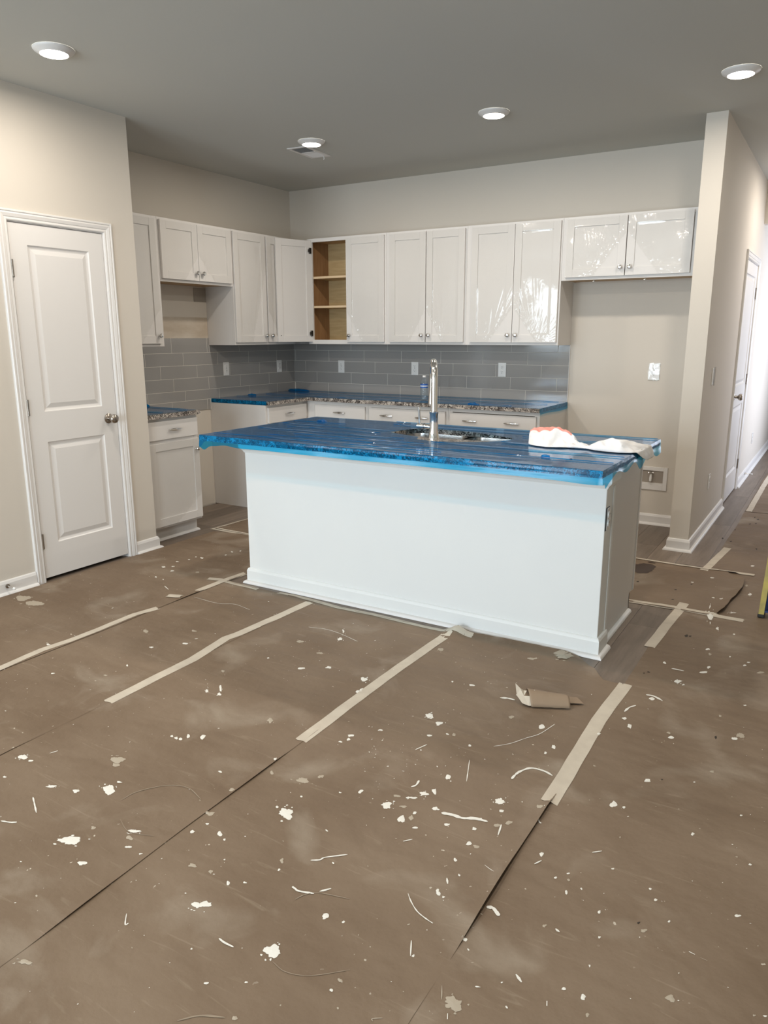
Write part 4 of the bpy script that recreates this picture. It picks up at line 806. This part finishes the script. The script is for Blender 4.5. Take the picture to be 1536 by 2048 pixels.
def top_at(x, y):
    best, ob = 0.0, None
    for k, (o, x0, x1, y0, yf, zf) in SHEETS.items():
        lx = x0 if k not in 'eh' else (hal(y) if y > -1.5 else x0)
        if lx <= x <= x1 and y0 <= y <= yf(x):
            z = zf(x, y)
            if z > best: best, ob = z, o
    return best, ob

# tape strips
TL = {'a': 'long wavy masking tape strip at the left, in front of the pantry door', 'a2': 'short masking tape strip pointing at the left corner of the island', 'x': 'small masking tape strip crossing beside the left corner of the island',
      'b': 'wavy masking tape strip on the floor left of centre, reaching the island', 'c': 'straight masking tape strip on the floor ahead of the island middle', 'd': 'masking tape strip on the floor ahead of the right island end',
      'e': 'masking tape strip beside the bare planks at the right island end', 'h': 'masking tape strip on the floor by the stub wall', 'f': 'masking tape strip along the foot of the island front'}
def tape(pts, w, label, dz=0.0009, wav=0.004, lift=0):
    P = [Vector((pts[i], pts[i+1])) for i in range(0, len(pts), 2)]
    # resample
    Q = []
    for a, b in zip(P, P[1:]):
        n = max(1, int((b-a).length/0.02)); Q += [a.lerp(b, k/n) for k in range(n)]
    Q.append(P[-1]); b = bmesh.new(); rows = []
    for i, p in enumerate(Q):
        d = (Q[min(i+2, len(Q)-1)]-Q[max(i-2, 0)]).normalized(); o = Vector((-d.y, d.x)); row = []
        jag = 0.006*noise.noise(Vector((i*3.1, w*40, 0))) if i in (0, len(Q)-1) else 0
        for s in (-0.5, -0.25, 0, 0.25, 0.5):
            q = p+o*(w*s+wav*0.5*noise.noise(Vector((i*0.15, 0, w*9))))
            if i in (0, len(Q)-1): q = q+d*0.012*noise.noise(Vector((s*17, i, 3)))
            z = max(top_at(q.x, q.y)[0], 0.0008)+dz+0.0009*abs(noise.noise(Vector((q.x*30, q.y*12, 8)))) + lift*max(0, s)*2
            row.append(b.verts.new((q.x, q.y, z)))
        rows.append(row)
    for r0, r1 in zip(rows, rows[1:]):
        for k in range(4): b.faces.new((r0[k], r1[k], r1[k+1], r0[k+1]))
    m = MB(); m.bm.free(); m.bm = b; o = m.build('tape_strip', M['tape'], None, True)
    return tag(o, label, 'tape', 'masking tape strips on the floor')
for k, v in TAPES.items(): tape(v[1:], v[0], TL[k])
tape([0.625, -1.868, 1.7, -1.872, 2.8, -1.868, 3.763, -1.860, 4.05, -1.852, 4.33, -1.866], 0.046, 'long masking tape strip along the near edge of the kitchen paper', 0.0012)
tape([0.66, -1.016, 1.7, -1.016, 3.60, -1.014, 3.99, -1.030, 4.15, -1.016, 4.30, -1.010], 0.040, 'long masking tape strip along the far edge of the kitchen paper', 0.0030)
tape([0.648, -1.885, 0.660, -1.5, 0.668, -1.01], 0.040, 'masking tape strip on the left end of the kitchen paper by the range gap', 0.0022)
tape([4.075, 0.84, 4.075, 2.0, 4.09, 4.0], 0.045, 'masking tape strip along the hall paper edge', 0.0012)
tape([1.497, -3.128, 1.575, -3.105], 0.045, 'short torn masking tape piece between the two left tape strips', 0.003, 0.01)

# paint splatters: big ones are parts of the sheet, the tiniest are one piece per sheet
def outline(n, seed, jag):
    return [0.88+jag*noise.noise(Vector((math.cos(2*PI*k/n)*0.9+seed, math.sin(2*PI*k/n)*0.9, seed*1.3)))*1.6+jag*0.7*noise.noise(Vector((math.cos(2*PI*k/n)*4+seed, math.sin(2*PI*k/n)*4, seed))) for k in range(n)]
def blob(b, cx, cy, ax, ay, bx, by, seed, n, jag, dz=0.0007, th=0.0006):
    z0, ob = top_at(cx, cy)
    if ob is None: z0 = 0.0004
    R = outline(n, seed, jag); c = b.verts.new((cx, cy, z0+dz+th)); ring = []
    for k in range(n):
        a = 2*PI*k/n; x = cx+R[k]*(ax*math.cos(a)+bx*math.sin(a)); y = cy+R[k]*(ay*math.cos(a)+by*math.sin(a))
        ring.append(b.verts.new((x, y, max(top_at(x, y)[0], z0*0.6)+dz)))
    for k in range(n): b.faces.new((c, ring[k], ring[(k+1) % n]))
    return ob
stuff = {}
def stuff_bm(ob, m):
    k = (ob.name if ob else 'none', m)
    if k not in stuff: stuff[k] = (ob, m, bmesh.new())
    return stuff[k][2]
for i, (cx, cy, ax, ay, bx, by, k) in enumerate(BLOBS):
    big = math.hypot(ax, ay) > 0.016 or math.hypot(bx, by) > 0.02
    z, ob = top_at(cx, cy)
    if big and ob:
        b = bmesh.new(); blob(b, cx, cy, ax, ay, bx, by, i*1.7, 32, 0.42)
        for q in range(5 if not k else 3):     # flecks flung off the main spot
            a = random.uniform(0, 2*PI); rr = random.uniform(1.1, 1.7); s = random.uniform(0.08, 0.2)
            blob(b, cx+rr*(ax*math.cos(a)+bx*math.sin(a)), cy+rr*(ay*math.cos(a)+by*math.sin(a)), ax*s, ay*s, bx*s, by*s, i+q*0.37, 8, 0.4)
        m = MB(); m.bm.free(); m.bm = b; m.build('paint_splatter', M['paintfaint' if k else 'paint'], ob)
    else: blob(stuff_bm(ob, 'paintfaint' if k else 'paint'), cx, cy, ax, ay, bx, by, i*1.7, 12, 0.45)
for i, (cx, cy, ax, ay, bx, by) in enumerate(DARK):
    z, ob = top_at(cx, cy); blob(stuff_bm(ob, 'darkbit'), cx, cy, ax, ay, bx, by, i*2.3, 12, 0.5)
def catmull(P):
    if len(P) < 3: return P
    E = [P[0]*2-P[1]]+P+[P[-1]*2-P[-2]]; out = []
    for a, b, c, d in zip(E, E[1:], E[2:], E[3:]):
        for k in range(6):
            t = k/6; out.append(0.5*((2*b)+(c-a)*t+(2*a-5*b+4*c-d)*t*t+(3*b-a-3*c+d)*t*t*t))
    return out+[P[-1]]
for i, v in enumerate(STREAKS):
    w_ = v[0]; P = catmull([Vector((v[j], v[j+1])) for j in range(1, len(v), 2)]); z, ob = top_at(P[0].x, P[0].y)
    Q = []
    for a, c in zip(P, P[1:]):
        n = max(1, int((c-a).length/0.008)); Q += [a.lerp(c, k/n) for k in range(n)]
    Q.append(P[-1]); b = bmesh.new(); prev = None
    for j, p in enumerate(Q):
        d = (Q[min(j+2, len(Q)-1)]-Q[max(j-2, 0)]).normalized(); o = Vector((-d.y, d.x)); e = min(1, (j+0.7)/2, (len(Q)-j-0.3)/2)
        ww = w_*0.5*e*(1+0.7*noise.noise(Vector((j*0.4, i*3.3, 0)))); z = top_at(p.x, p.y)[0]+0.0013
        cur = [b.verts.new((p.x+o.x*ww, p.y+o.y*ww, z)), b.verts.new((p.x-o.x*ww, p.y-o.y*ww, z))]
        if prev: b.faces.new((prev[0], prev[1], cur[1], cur[0]))
        prev = cur
    m = MB(); m.bm.free(); m.bm = b; m.build('paint_streak', M['scuff' if i >= len(STREAKS)-6 else 'paint' if w_ > 0.0022 else 'paintfaint'], ob)
# scattered pin-head drops
rnd = random.Random(3)
for i in range(620):
    if i < 380: x, y = rnd.uniform(2.3, 4.6), rnd.uniform(-5.2, -2.9)
    elif i < 440: x, y = rnd.gauss(3.45, 0.12), rnd.gauss(-3.86, 0.10)
    else: x, y = rnd.uniform(0.8, 2.3), rnd.uniform(-4.6, -2.0)
    z, ob = top_at(x, y)
    if not ob: continue
    s = 0.0013*math.exp(rnd.gauss(0, 0.45)); a = rnd.uniform(0, PI); e = rnd.choice((1, 1, 1.6, 2.5))
    blob(stuff_bm(ob, 'paint' if rnd.random() < 0.6 else 'paintfaint'), x, y, s*e*math.cos(a), s*e*math.sin(a), -s*math.sin(a), s*math.cos(a), i*0.7, 7, 0.4, 0.0009, 0.0003)
for k, (ob, mname, b) in stuff.items():
    m = MB(); m.bm.free(); m.bm = b; o = m.build('paint_specks' if mname != 'darkbit' else 'dark_chips', M[mname], ob if ob else fl); o['kind'] = 'stuff'
# dark stain on the kitchen paper, right of the island
b = bmesh.new(); blob(b, 3.675, -1.205, 0.095, 0.03, -0.03, 0.105, 4.4, 40, 0.25, 0.0012, 0.0004)
m = MB(); m.bm.free(); m.bm = b; m.build('dark_stain', M['puddle'], SHEETS['k'][0])
b = bmesh.new(); blob(b, 3.70, -1.065, 0.03, 0.0, 0.0, 0.012, 9.4, 16, 0.3, 0.0016, 0.0004)
m = MB(); m.bm.free(); m.bm = b; m.build('dark_stain', M['puddle'], SHEETS['k'][0])

# curled paper scrap: a sheet rolled over itself, right end cut on the slant, torn tape at the left end
O = Vector((3.690, -3.275)); D = Vector((0.90, 0.43)).normalized(); N_ = Vector((-D.y, D.x))
sc = MB(); b = sc.bm; rows = []
SP = [(-0.048, 0.000), (-0.040, 0.012), (-0.030, 0.025), (-0.016, 0.037), (0.000, 0.043), (0.018, 0.041), (0.034, 0.032), (0.044, 0.018), (0.046, 0.006), (0.036, 0.001), (0.014, 0.000), (-0.012, 0.001), (-0.030, 0.003)]
for i in range(19):
    t = i/18; row = []
    for j, (n_, z_) in enumerate(SP):
        s_ = j/(len(SP)-1); L = 0.185-0.060*s_-0.05*max(0, 0.35-s_)
        u = L*t-0.03*(1-t)*(s_-0.5); q = 1.08-0.30*t
        p = O+D*u+N_*(n_*q-0.012*t); row.append(b.verts.new((p.x, p.y, 0.010+z_*q+0.0015*noise.noise(Vector((u*40, j*0.6, 3))))))
    rows.append(row)
for r0, r1 in zip(rows, rows[1:]):
    for k in range(len(SP)-1): b.faces.new((r0[k], r1[k], r1[k+1], r0[k+1]))
scrap = sc.build('paper_scrap', M['scrap'], None, True); tag(scrap, 'curled brown paper scrap with torn tape lying right of centre on the floor', 'paper scrap')
m_ = scrap.modifiers.new('thick', 'SOLIDIFY'); m_.thickness = 0.0006
MB().face([tuple(O+D*0.10+N_*(-0.01))+(0.0095,), tuple(O+D*0.225+N_*(-0.004))+(0.0095,), tuple(O+D*0.205+N_*0.045)+(0.012,), tuple(O+D*0.10+N_*0.05)+(0.012,)]).build('loose_corner', M['scrap'], scrap)
T3 = lambda u, n, z: (O.x+D.x*u+N_.x*n, O.y+D.y*u+N_.y*n, z)
t = MB()
t.face([T3(0.004, -0.046, 0.0115), T3(0.040, -0.046, 0.0125), T3(0.038, -0.020, 0.046), T3(0.030, 0.004, 0.057), T3(0.012, -0.020, 0.040)])
t.face([T3(0.004, -0.046, 0.0115), T3(0.012, -0.020, 0.040), T3(-0.012, -0.012, 0.036), T3(-0.020, -0.036, 0.016)])
t.face([T3(-0.020, -0.036, 0.016), T3(-0.012, -0.012, 0.036), T3(-0.026, 0.010, 0.058), T3(-0.045, 0.020, 0.074), T3(-0.040, -0.008, 0.034)])
t.face([T3(-0.012, -0.012, 0.036), T3(0.000, 0.006, 0.050), T3(-0.010, 0.016, 0.046), T3(-0.026, 0.010, 0.058)])
t.build('torn_tape', M['tape'], scrap)

# ================================================================ PROTECTIVE FILM ON THE COUNTERS
def inside(p, poly):
    x, y = p; c = False
    for (x0, y0), (x1, y1) in zip(poly, poly[1:]+poly[:1]):
        if (y0 > y) != (y1 > y) and x < (x1-x0)*(y-y0)/(y1-y0)+x0: c = not c
    return c
def nearest(p, poly):
    best = None
    for a, b in zip(poly, poly[1:]+poly[:1]):
        a, b = Vector(a), Vector(b); t = max(0, min(1, (p-a).dot(b-a)/(b-a).length_squared)); q = a.lerp(b, t); d = (q-p).length
        if best is None or d < best[0]: best = (d, q)
    return best[1]
def film(label, x0, x1, y0, y1, hole=None, sides=(), res=0.016, seed=0, cut=None):
    nx, ny = int((x1-x0)/res), int((y1-y0)/res); b = bmesh.new()
    def z(x, y):
        w_ = noise.noise(Vector((x*2.4+seed, y*11+x*0.6, seed)))+0.5*noise.noise(Vector((x*5, y*34, seed+2)))
        return CZ1+0.0016+0.0005*w_+0.0030*max(0, w_-0.6)
    V = {}
    for i in range(nx+1):
        for j in range(ny+1):
            x, y = lerp(x0, x1, i/nx), lerp(y0, y1, j/ny); p = Vector((x, y)); V[i, j] = [x, y, not (hole and inside((x, y), hole)) and not (cut and inside((x, y), cut))]
    bv = {}
    def vert(i, j):
        if (i, j) not in bv:
            x, y, ok = V[i, j]
            if not ok: q = nearest(Vector((x, y)), hole if hole and inside((x, y), hole) else cut); x, y = q.x, q.y
            bv[i, j] = b.verts.new((x, y, z(x, y)))
        return bv[i, j]
    for i in range(nx):
        for j in range(ny):
            q = [(i, j), (i+1, j), (i+1, j+1), (i, j+1)]
            if any(V[k][2] for k in q): 
                try: b.faces.new([vert(*k) for k in q])
                except ValueError: pass
    # skirts: list of (axis path, bottom z function, flare)
    for pts, zb, flare in sides:
        P = [Vector(p) for p in pts]; Q = []
        for a, c in zip(P, P[1:]):
            n = max(1, int((c-a).length/0.012)); Q += [a.lerp(c, k/n) for k in range(n)]
        Q.append(P[-1]); rows = []; L = 0
        for i, p in enumerate(Q):
            if i: L += (p-Q[i-1]).length
            d = (Q[min(i+1, len(Q)-1)]-Q[max(i-1, 0)]).normalized(); o = Vector((d.y, -d.x)); zbot = zb(p.x, p.y); row = []
            fl_ = flare*(0.6+abs(noise.noise(Vector((L*1.6, seed, 1))))*0.5)
            for s in range(7):
                t = s/6
                if t <= 0.5: zz = lerp(z(p.x, p.y), CZ0, t*2); off = 0.0014+0.0006*noise.noise(Vector((L*14, t*3, seed)))+ (0.001 if s else -0.0018)
                else: zz = lerp(CZ0, zbot, (t-0.5)*2); off = 0.003+fl_*(t-0.5)*2 + 0.002*(t-0.5)*noise.noise(Vector((L*8, 5, seed)))
                row.append(b.verts.new((p.x+o.x*off, p.y+o.y*off, zz)))
            rows.append(row)
        for r0, r1 in zip(rows, rows[1:]):
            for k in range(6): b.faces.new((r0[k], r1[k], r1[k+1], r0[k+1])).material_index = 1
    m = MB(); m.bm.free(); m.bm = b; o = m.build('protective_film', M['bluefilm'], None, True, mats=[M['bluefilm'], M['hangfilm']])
    return tag(o, label, 'plastic film')
HOLE = [(2.50, -2.36), (2.525, -2.22), (2.58, -2.125), (2.70, -2.105), (2.95, -2.15), (3.19, -2.255), (3.20, -2.33), (3.13, -2.45), (3.00, -2.535), (2.86, -2.565), (2.77, -2.54), (2.74, -2.46), (2.66, -2.43)]
def zfront(x, y):
    if y > IY0+0.02:      # right end, bunched and hanging
        return 0.868-0.012*math.sin(y*21)-0.030*math.exp(-((y+2.36)/0.07)**2)-0.028*math.exp(-((y+1.91)/0.12)**2)-0.02*math.exp(-((y+2.96)/0.04)**2)
    return 0.862+0.005*noise.noise(Vector((x*2.5, 0, 0)))-0.024*math.exp(-((x-1.705)/0.03)**2)-0.006*math.exp(-((x-3.8)/0.1)**2)+0.010*math.exp(-((x-1.86)/0.06)**2)
def zleft(x, y): return 0.877-0.003*math.sin(y*15)-0.035*math.exp(-((y-IY0)/0.03)**2)
e_ = 0.0006
F1 = film('blue protective film covering the island countertop and hanging over its edges', IX0, IX1, IY0, IY1, HOLE,
     [([(IX0-e_, IY1), (IX0-e_, IY0)], zleft, 0.003), ([(IX0-e_, IY0-e_), (IX1+e_, IY0-e_), (IX1+e_, IY1)], zfront, 0.005)], seed=1)
# folded-over strips where the film is doubled
def fold(parent, x0, x1, y, w_, seed, zoff=0.005, slope=0.0, m='hangfilm'):
    n = int((x1-x0)/0.03); b = bmesh.new(); prev = None
    for i in range(n+1):
        x = lerp(x0, x1, i/n); t = i/n; yy = y+slope*(x-x0)+0.010*noise.noise(Vector((x*2.2, seed, 0))); ww = w_*(0.5+0.9*abs(noise.noise(Vector((x*3, seed, 4)))))*min(1, 8*t, 8*(1-t))+0.001
        cur = [b.verts.new((x, yy-ww/2, CZ1+zoff)), b.verts.new((x, yy, CZ1+zoff+0.003+0.002*noise.noise(Vector((x*9, seed, 8))))), b.verts.new((x, yy+ww/2, CZ1+zoff))]
        if prev:
            for k in range(2): b.faces.new((prev[k], cur[k], cur[k+1], prev[k+1]))
        prev = cur
    m_ = MB(); m_.bm.free(); m_.bm = b; return m_.build('film_fold', M[m], parent, True)
fold(F1, 1.72, 2.52, -2.33, 0.05, 1); fold(F1, 1.85, 2.50, -2.45, 0.03, 2); fold(F1, 1.74, 2.72, -2.58, 0.035, 3); fold(F1, 2.0, 3.85, -2.80, 0.02, 4); fold(F1, 1.70, 3.1, -2.90, 0.018, 5)
fold(F1, 2.9, 3.85, -2.62, 0.04, 6, slope=0.0); fold(F1, 3.2, 3.85, -2.44, 0.10, 7, 0.006); fold(F1, 3.22, 3.85, -2.20, 0.05, 8); fold(F1, 2.3, 3.85, -1.94, 0.05, 9); fold(F1, 2.35, 3.3, -2.06, 0.06, 10)
fold(F1, 1.70, 2.1, -2.20, 0.02, 11); fold(F1, 2.1, 2.9, -2.70, 0.02, 12)
def lump(parent, x, y, z, sx, sy, h, seed, m='hangfilm'):
    b = bmesh.new(); bmesh.ops.create_icosphere(b, subdivisions=3, radius=1)
    for v in b.verts:
        n = 1+0.35*noise.noise(v.co*2+Vector((seed, 0, 0))); v.co = Vector((x+v.co.x*sx*n, y+v.co.y*sy*n, z+max(v.co.z, 0)*h*n))
    m_ = MB(); m_.bm.free(); m_.bm = b; return m_.build('film_lump', M[m], parent, True)
lump(F1, 1.88, -2.14, CZ1+0.003, 0.035, 0.02, 0.014, 1); lump(F1, 3.545, -2.77, CZ1+0.003, 0.022, 0.015, 0.010, 2); lump(F1, 3.66, -2.77, CZ1+0.003, 0.006, 0.004, 0.003, 3, 'slot')
F2 = film('blue protective film lying on the L-shaped back countertop, lining its right end', 0.012, 2.754, -0.640, -0.012, None, [([(2.7535, -0.640), (2.7535, -0.012)], lambda x, y: 0.868+0.005*math.sin(y*9), 0.003)], seed=3)
F3 = film('blue protective film on the countertop leg right of the range gap', 0.012, 0.640, -1.171, -0.645, None, [([(0.012, -1.1715), (0.62, -1.1715)], lambda x, y: 0.8855, 0.0008)], seed=4)
F4 = film('blue protective film on the short countertop beside the pantry wall', 0.012, 0.625, -2.45, -1.955, None, [], seed=5)
fold(F2, 0.1, 2.5, -0.56, 0.03, 21); fold(F2, 0.3, 2.7, -0.33, 0.03, 22); fold(F2, 0.1, 2.7, -0.06, 0.04, 23); lump(F2, 0.12, -0.10, CZ1+0.004, 0.12, 0.03, 0.02, 7); lump(F2, 2.20, -0.60, CZ1+0.003, 0.045, 0.012, 0.016, 8)
fold(F3, 0.05, 0.60, -0.9, 0.04, 24, slope=0.2); fold(F4, 0.05, 0.6, -2.3, 0.06, 25, slope=0.1); fold(F4, 0.05, 0.6, -2.02, 0.02, 26)
lump(F4, 0.10, -1.975, CZ1+0.003, 0.05, 0.015, 0.02, 9); lump(F3, 0.10, -0.75, CZ1+0.003, 0.05, 0.012, 0.015, 10)

# ---- water bottle
bt = empty('water_bottle', (1.680, -0.433, CZ1+0.006), 'small clear plastic water bottle with blue label on the back countertop', 'bottle')
pr = [(0.026, 0.0), (0.031, 0.006)]
for k in range(9): pr += [(0.0315, 0.012+0.012*k), (0.0302, 0.018+0.012*k)]
pr += [(0.0315, 0.122), (0.031, 0.138), (0.026, 0.155), (0.017, 0.172), (0.0125, 0.180), (0.0125, 0.186)]
MB().lathe(pr, 28).build('bottle_body', M['bottle'], bt, True)
MB().lathe([(0.028, 0.002), (0.0295, 0.010), (0.0295, 0.135), (0.02, 0.150)], 24).build('water', film_mat('water', (0.93, 0.96, 0.97), 0.02, 0.1, ior=1.33), bt, True)
MB().lathe([(0.0322, 0.098), (0.0322, 0.130)], 28, cap=False).build('label', M['label'], bt, True)
MB().lathe([(0.0325, 0.110), (0.0325, 0.117)], 28, cap=False).build('label_band', M['plastic'], bt, True)
MB().lathe([(0.0142, 0.184), (0.0142, 0.196), (0.012, 0.198)], 20).build('cap', M['plastic'], bt, True)

# ---- white cloth with a red band
def cloth():
    # cross sections (x, front y, back y, height): a hump, a thin twisted neck, then the end that hangs over the island edge
    K = [(3.29, -2.45, -2.27, 0.050), (3.31, -2.47, -2.26, 0.060), (3.36, -2.49, -2.25, 0.068), (3.44, -2.50, -2.25, 0.066), (3.50, -2.49, -2.27, 0.058), (3.54, -2.47, -2.32, 0.036), (3.58, -2.455, -2.37, 0.015), (3.63, -2.455, -2.385, 0.010),
         (3.68, -2.49, -2.37, 0.026), (3.74, -2.505, -2.33, 0.046), (3.80, -2.51, -2.27, 0.038), (3.850, -2.49, -2.21, 0.012), (3.868, -2.46, -2.18, -0.004), (3.874, -2.38, -2.15, -0.035), (3.876, -2.28, -2.14, -0.060)]
    b = bmesh.new(); rows = []; NS = 84; NT = 30
    for i in range(NS+1):
        s = i/NS*(len(K)-1); k = min(int(s), len(K)-2); t = s-k; A, B = K[k], K[k+1]
        cx, yf, yb, h = [lerp(A[q], B[q], t) for q in range(4)]; row = []
        for j in range(NT+1):
            v = j/NT; hump = cx < 3.56
            prof = smooth_bump(v/0.72)*(1-smooth_bump((v-0.86)/0.14)) if hump else math.sin(PI*v)**0.6 if 0 < v < 1 else 0
            wr = 0.014*noise.noise(Vector((cx*15, v*2.4, 3)))+0.011*noise.noise(Vector((cx*34+v*3, v*5, 5)))+0.008*noise.noise(Vector((cx*9+v*5, v*6-cx*20, 7)))
            x = cx+0.055*(1-v)*(1-smooth_bump((cx-3.30)/0.2)); y = lerp(yf, yb, v)+0.010*noise.noise(Vector((cx*12, v*2, 1)))
            z = CZ1+0.0065+max(h, 0)*prof+wr*min(1, 6*v, 6*(1-v))*(1 if h > 0 else 0.3)+min(h, 0)
            if hump: z += 0.012*math.exp(-((v-0.40-(cx-3.36)*1.2)/0.10)**2)*min(1, 4*v)
            if x < IX1+0.006: z = max(z, CZ1+0.0060)
            row.append(b.verts.new((x, y, z)))
        rows.append(row)
    for i, (r0, r1) in enumerate(zip(rows, rows[1:])):
        for k in range(NT): b.faces.new((r0[k], r1[k], r1[k+1], r0[k+1]))
    m = MB(); m.bm.free(); m.bm = b; o = m.build('cloth_rag', M['cloth'], None, True, mats=[M['cloth'], M['red']])
    for p in o.data.polygons:
        if p.index % NT >= NT-14 and p.index//NT < 30: p.material_index = 1
    sm = o.modifiers.new('thick', 'SOLIDIFY'); sm.thickness = 0.0015; sm.offset = 1
    return tag(o, 'rumpled white cloth with a red band lying on the right of the island', 'cloth')
cloth()

# ---- stepladder, only its front foot is in the picture
ld = empty('stepladder', (4.62, -1.5, 0.006), 'yellow fibreglass stepladder foot at the right edge of the picture', 'ladder')
def rail(x0, y0, x1, y1, h, wx, wy, name, m):
    r = MB(); b = r.bm
    a = [b.verts.new((x0+dx, y0+dy, 0.015)) for dx, dy in ((-wx, -wy), (wx, -wy), (wx, wy), (-wx, wy))]; c = [b.verts.new((x1+dx, y1+dy, h)) for dx, dy in ((-wx, -wy), (wx, -wy), (wx, wy), (-wx, wy))]
    b.faces.new(a[::-1]); b.faces.new(c)
    for k in range(4): b.faces.new((a[k], a[(k+1) % 4], c[(k+1) % 4], c[k]))
    o = r.build(name, M[m], ld)
    MB().box(x0-wx-0.003, x0+wx+0.003, y0-wy-0.003, y0+wy+0.003, 0, 0.018, 0.003).build('rubber_foot', M['black'], o)
    return o
for s in (-1, 1):
    rr = rail(s*0.218, -0.24, s*0.16, 0.02, 1.75, 0.013, 0.036, 'front_rail', 'yellow'); rail(s*0.215, 0.55, s*0.17, 0.06, 1.70, 0.012, 0.025, 'rear_rail', 'yellow')
for k in range(5):
    t = (k+1)/6; h = 1.75*t; yy = lerp(-0.24, 0.02, t); hw = lerp(0.218, 0.16, t)-0.014
    MB().box(-hw, hw, yy-0.035, yy+0.04, h-0.012, h+0.012, 0.002).build('step', M['alu'], ld)
MB().box(-0.19, 0.19, -0.05, 0.12, 1.745, 1.80, 0.008).build('top_cap', M['yellow'], ld)
MB().face([(-0.2025, -0.277, 0.03), (-0.16, -0.20, 0.03), (-0.15, -0.19, 0.26), (-0.194, -0.243, 0.26)]).box(-0.2035, -0.185, -0.275, -0.21, 0.03, 0.04).build('corner_brace', M['blue'], ld)
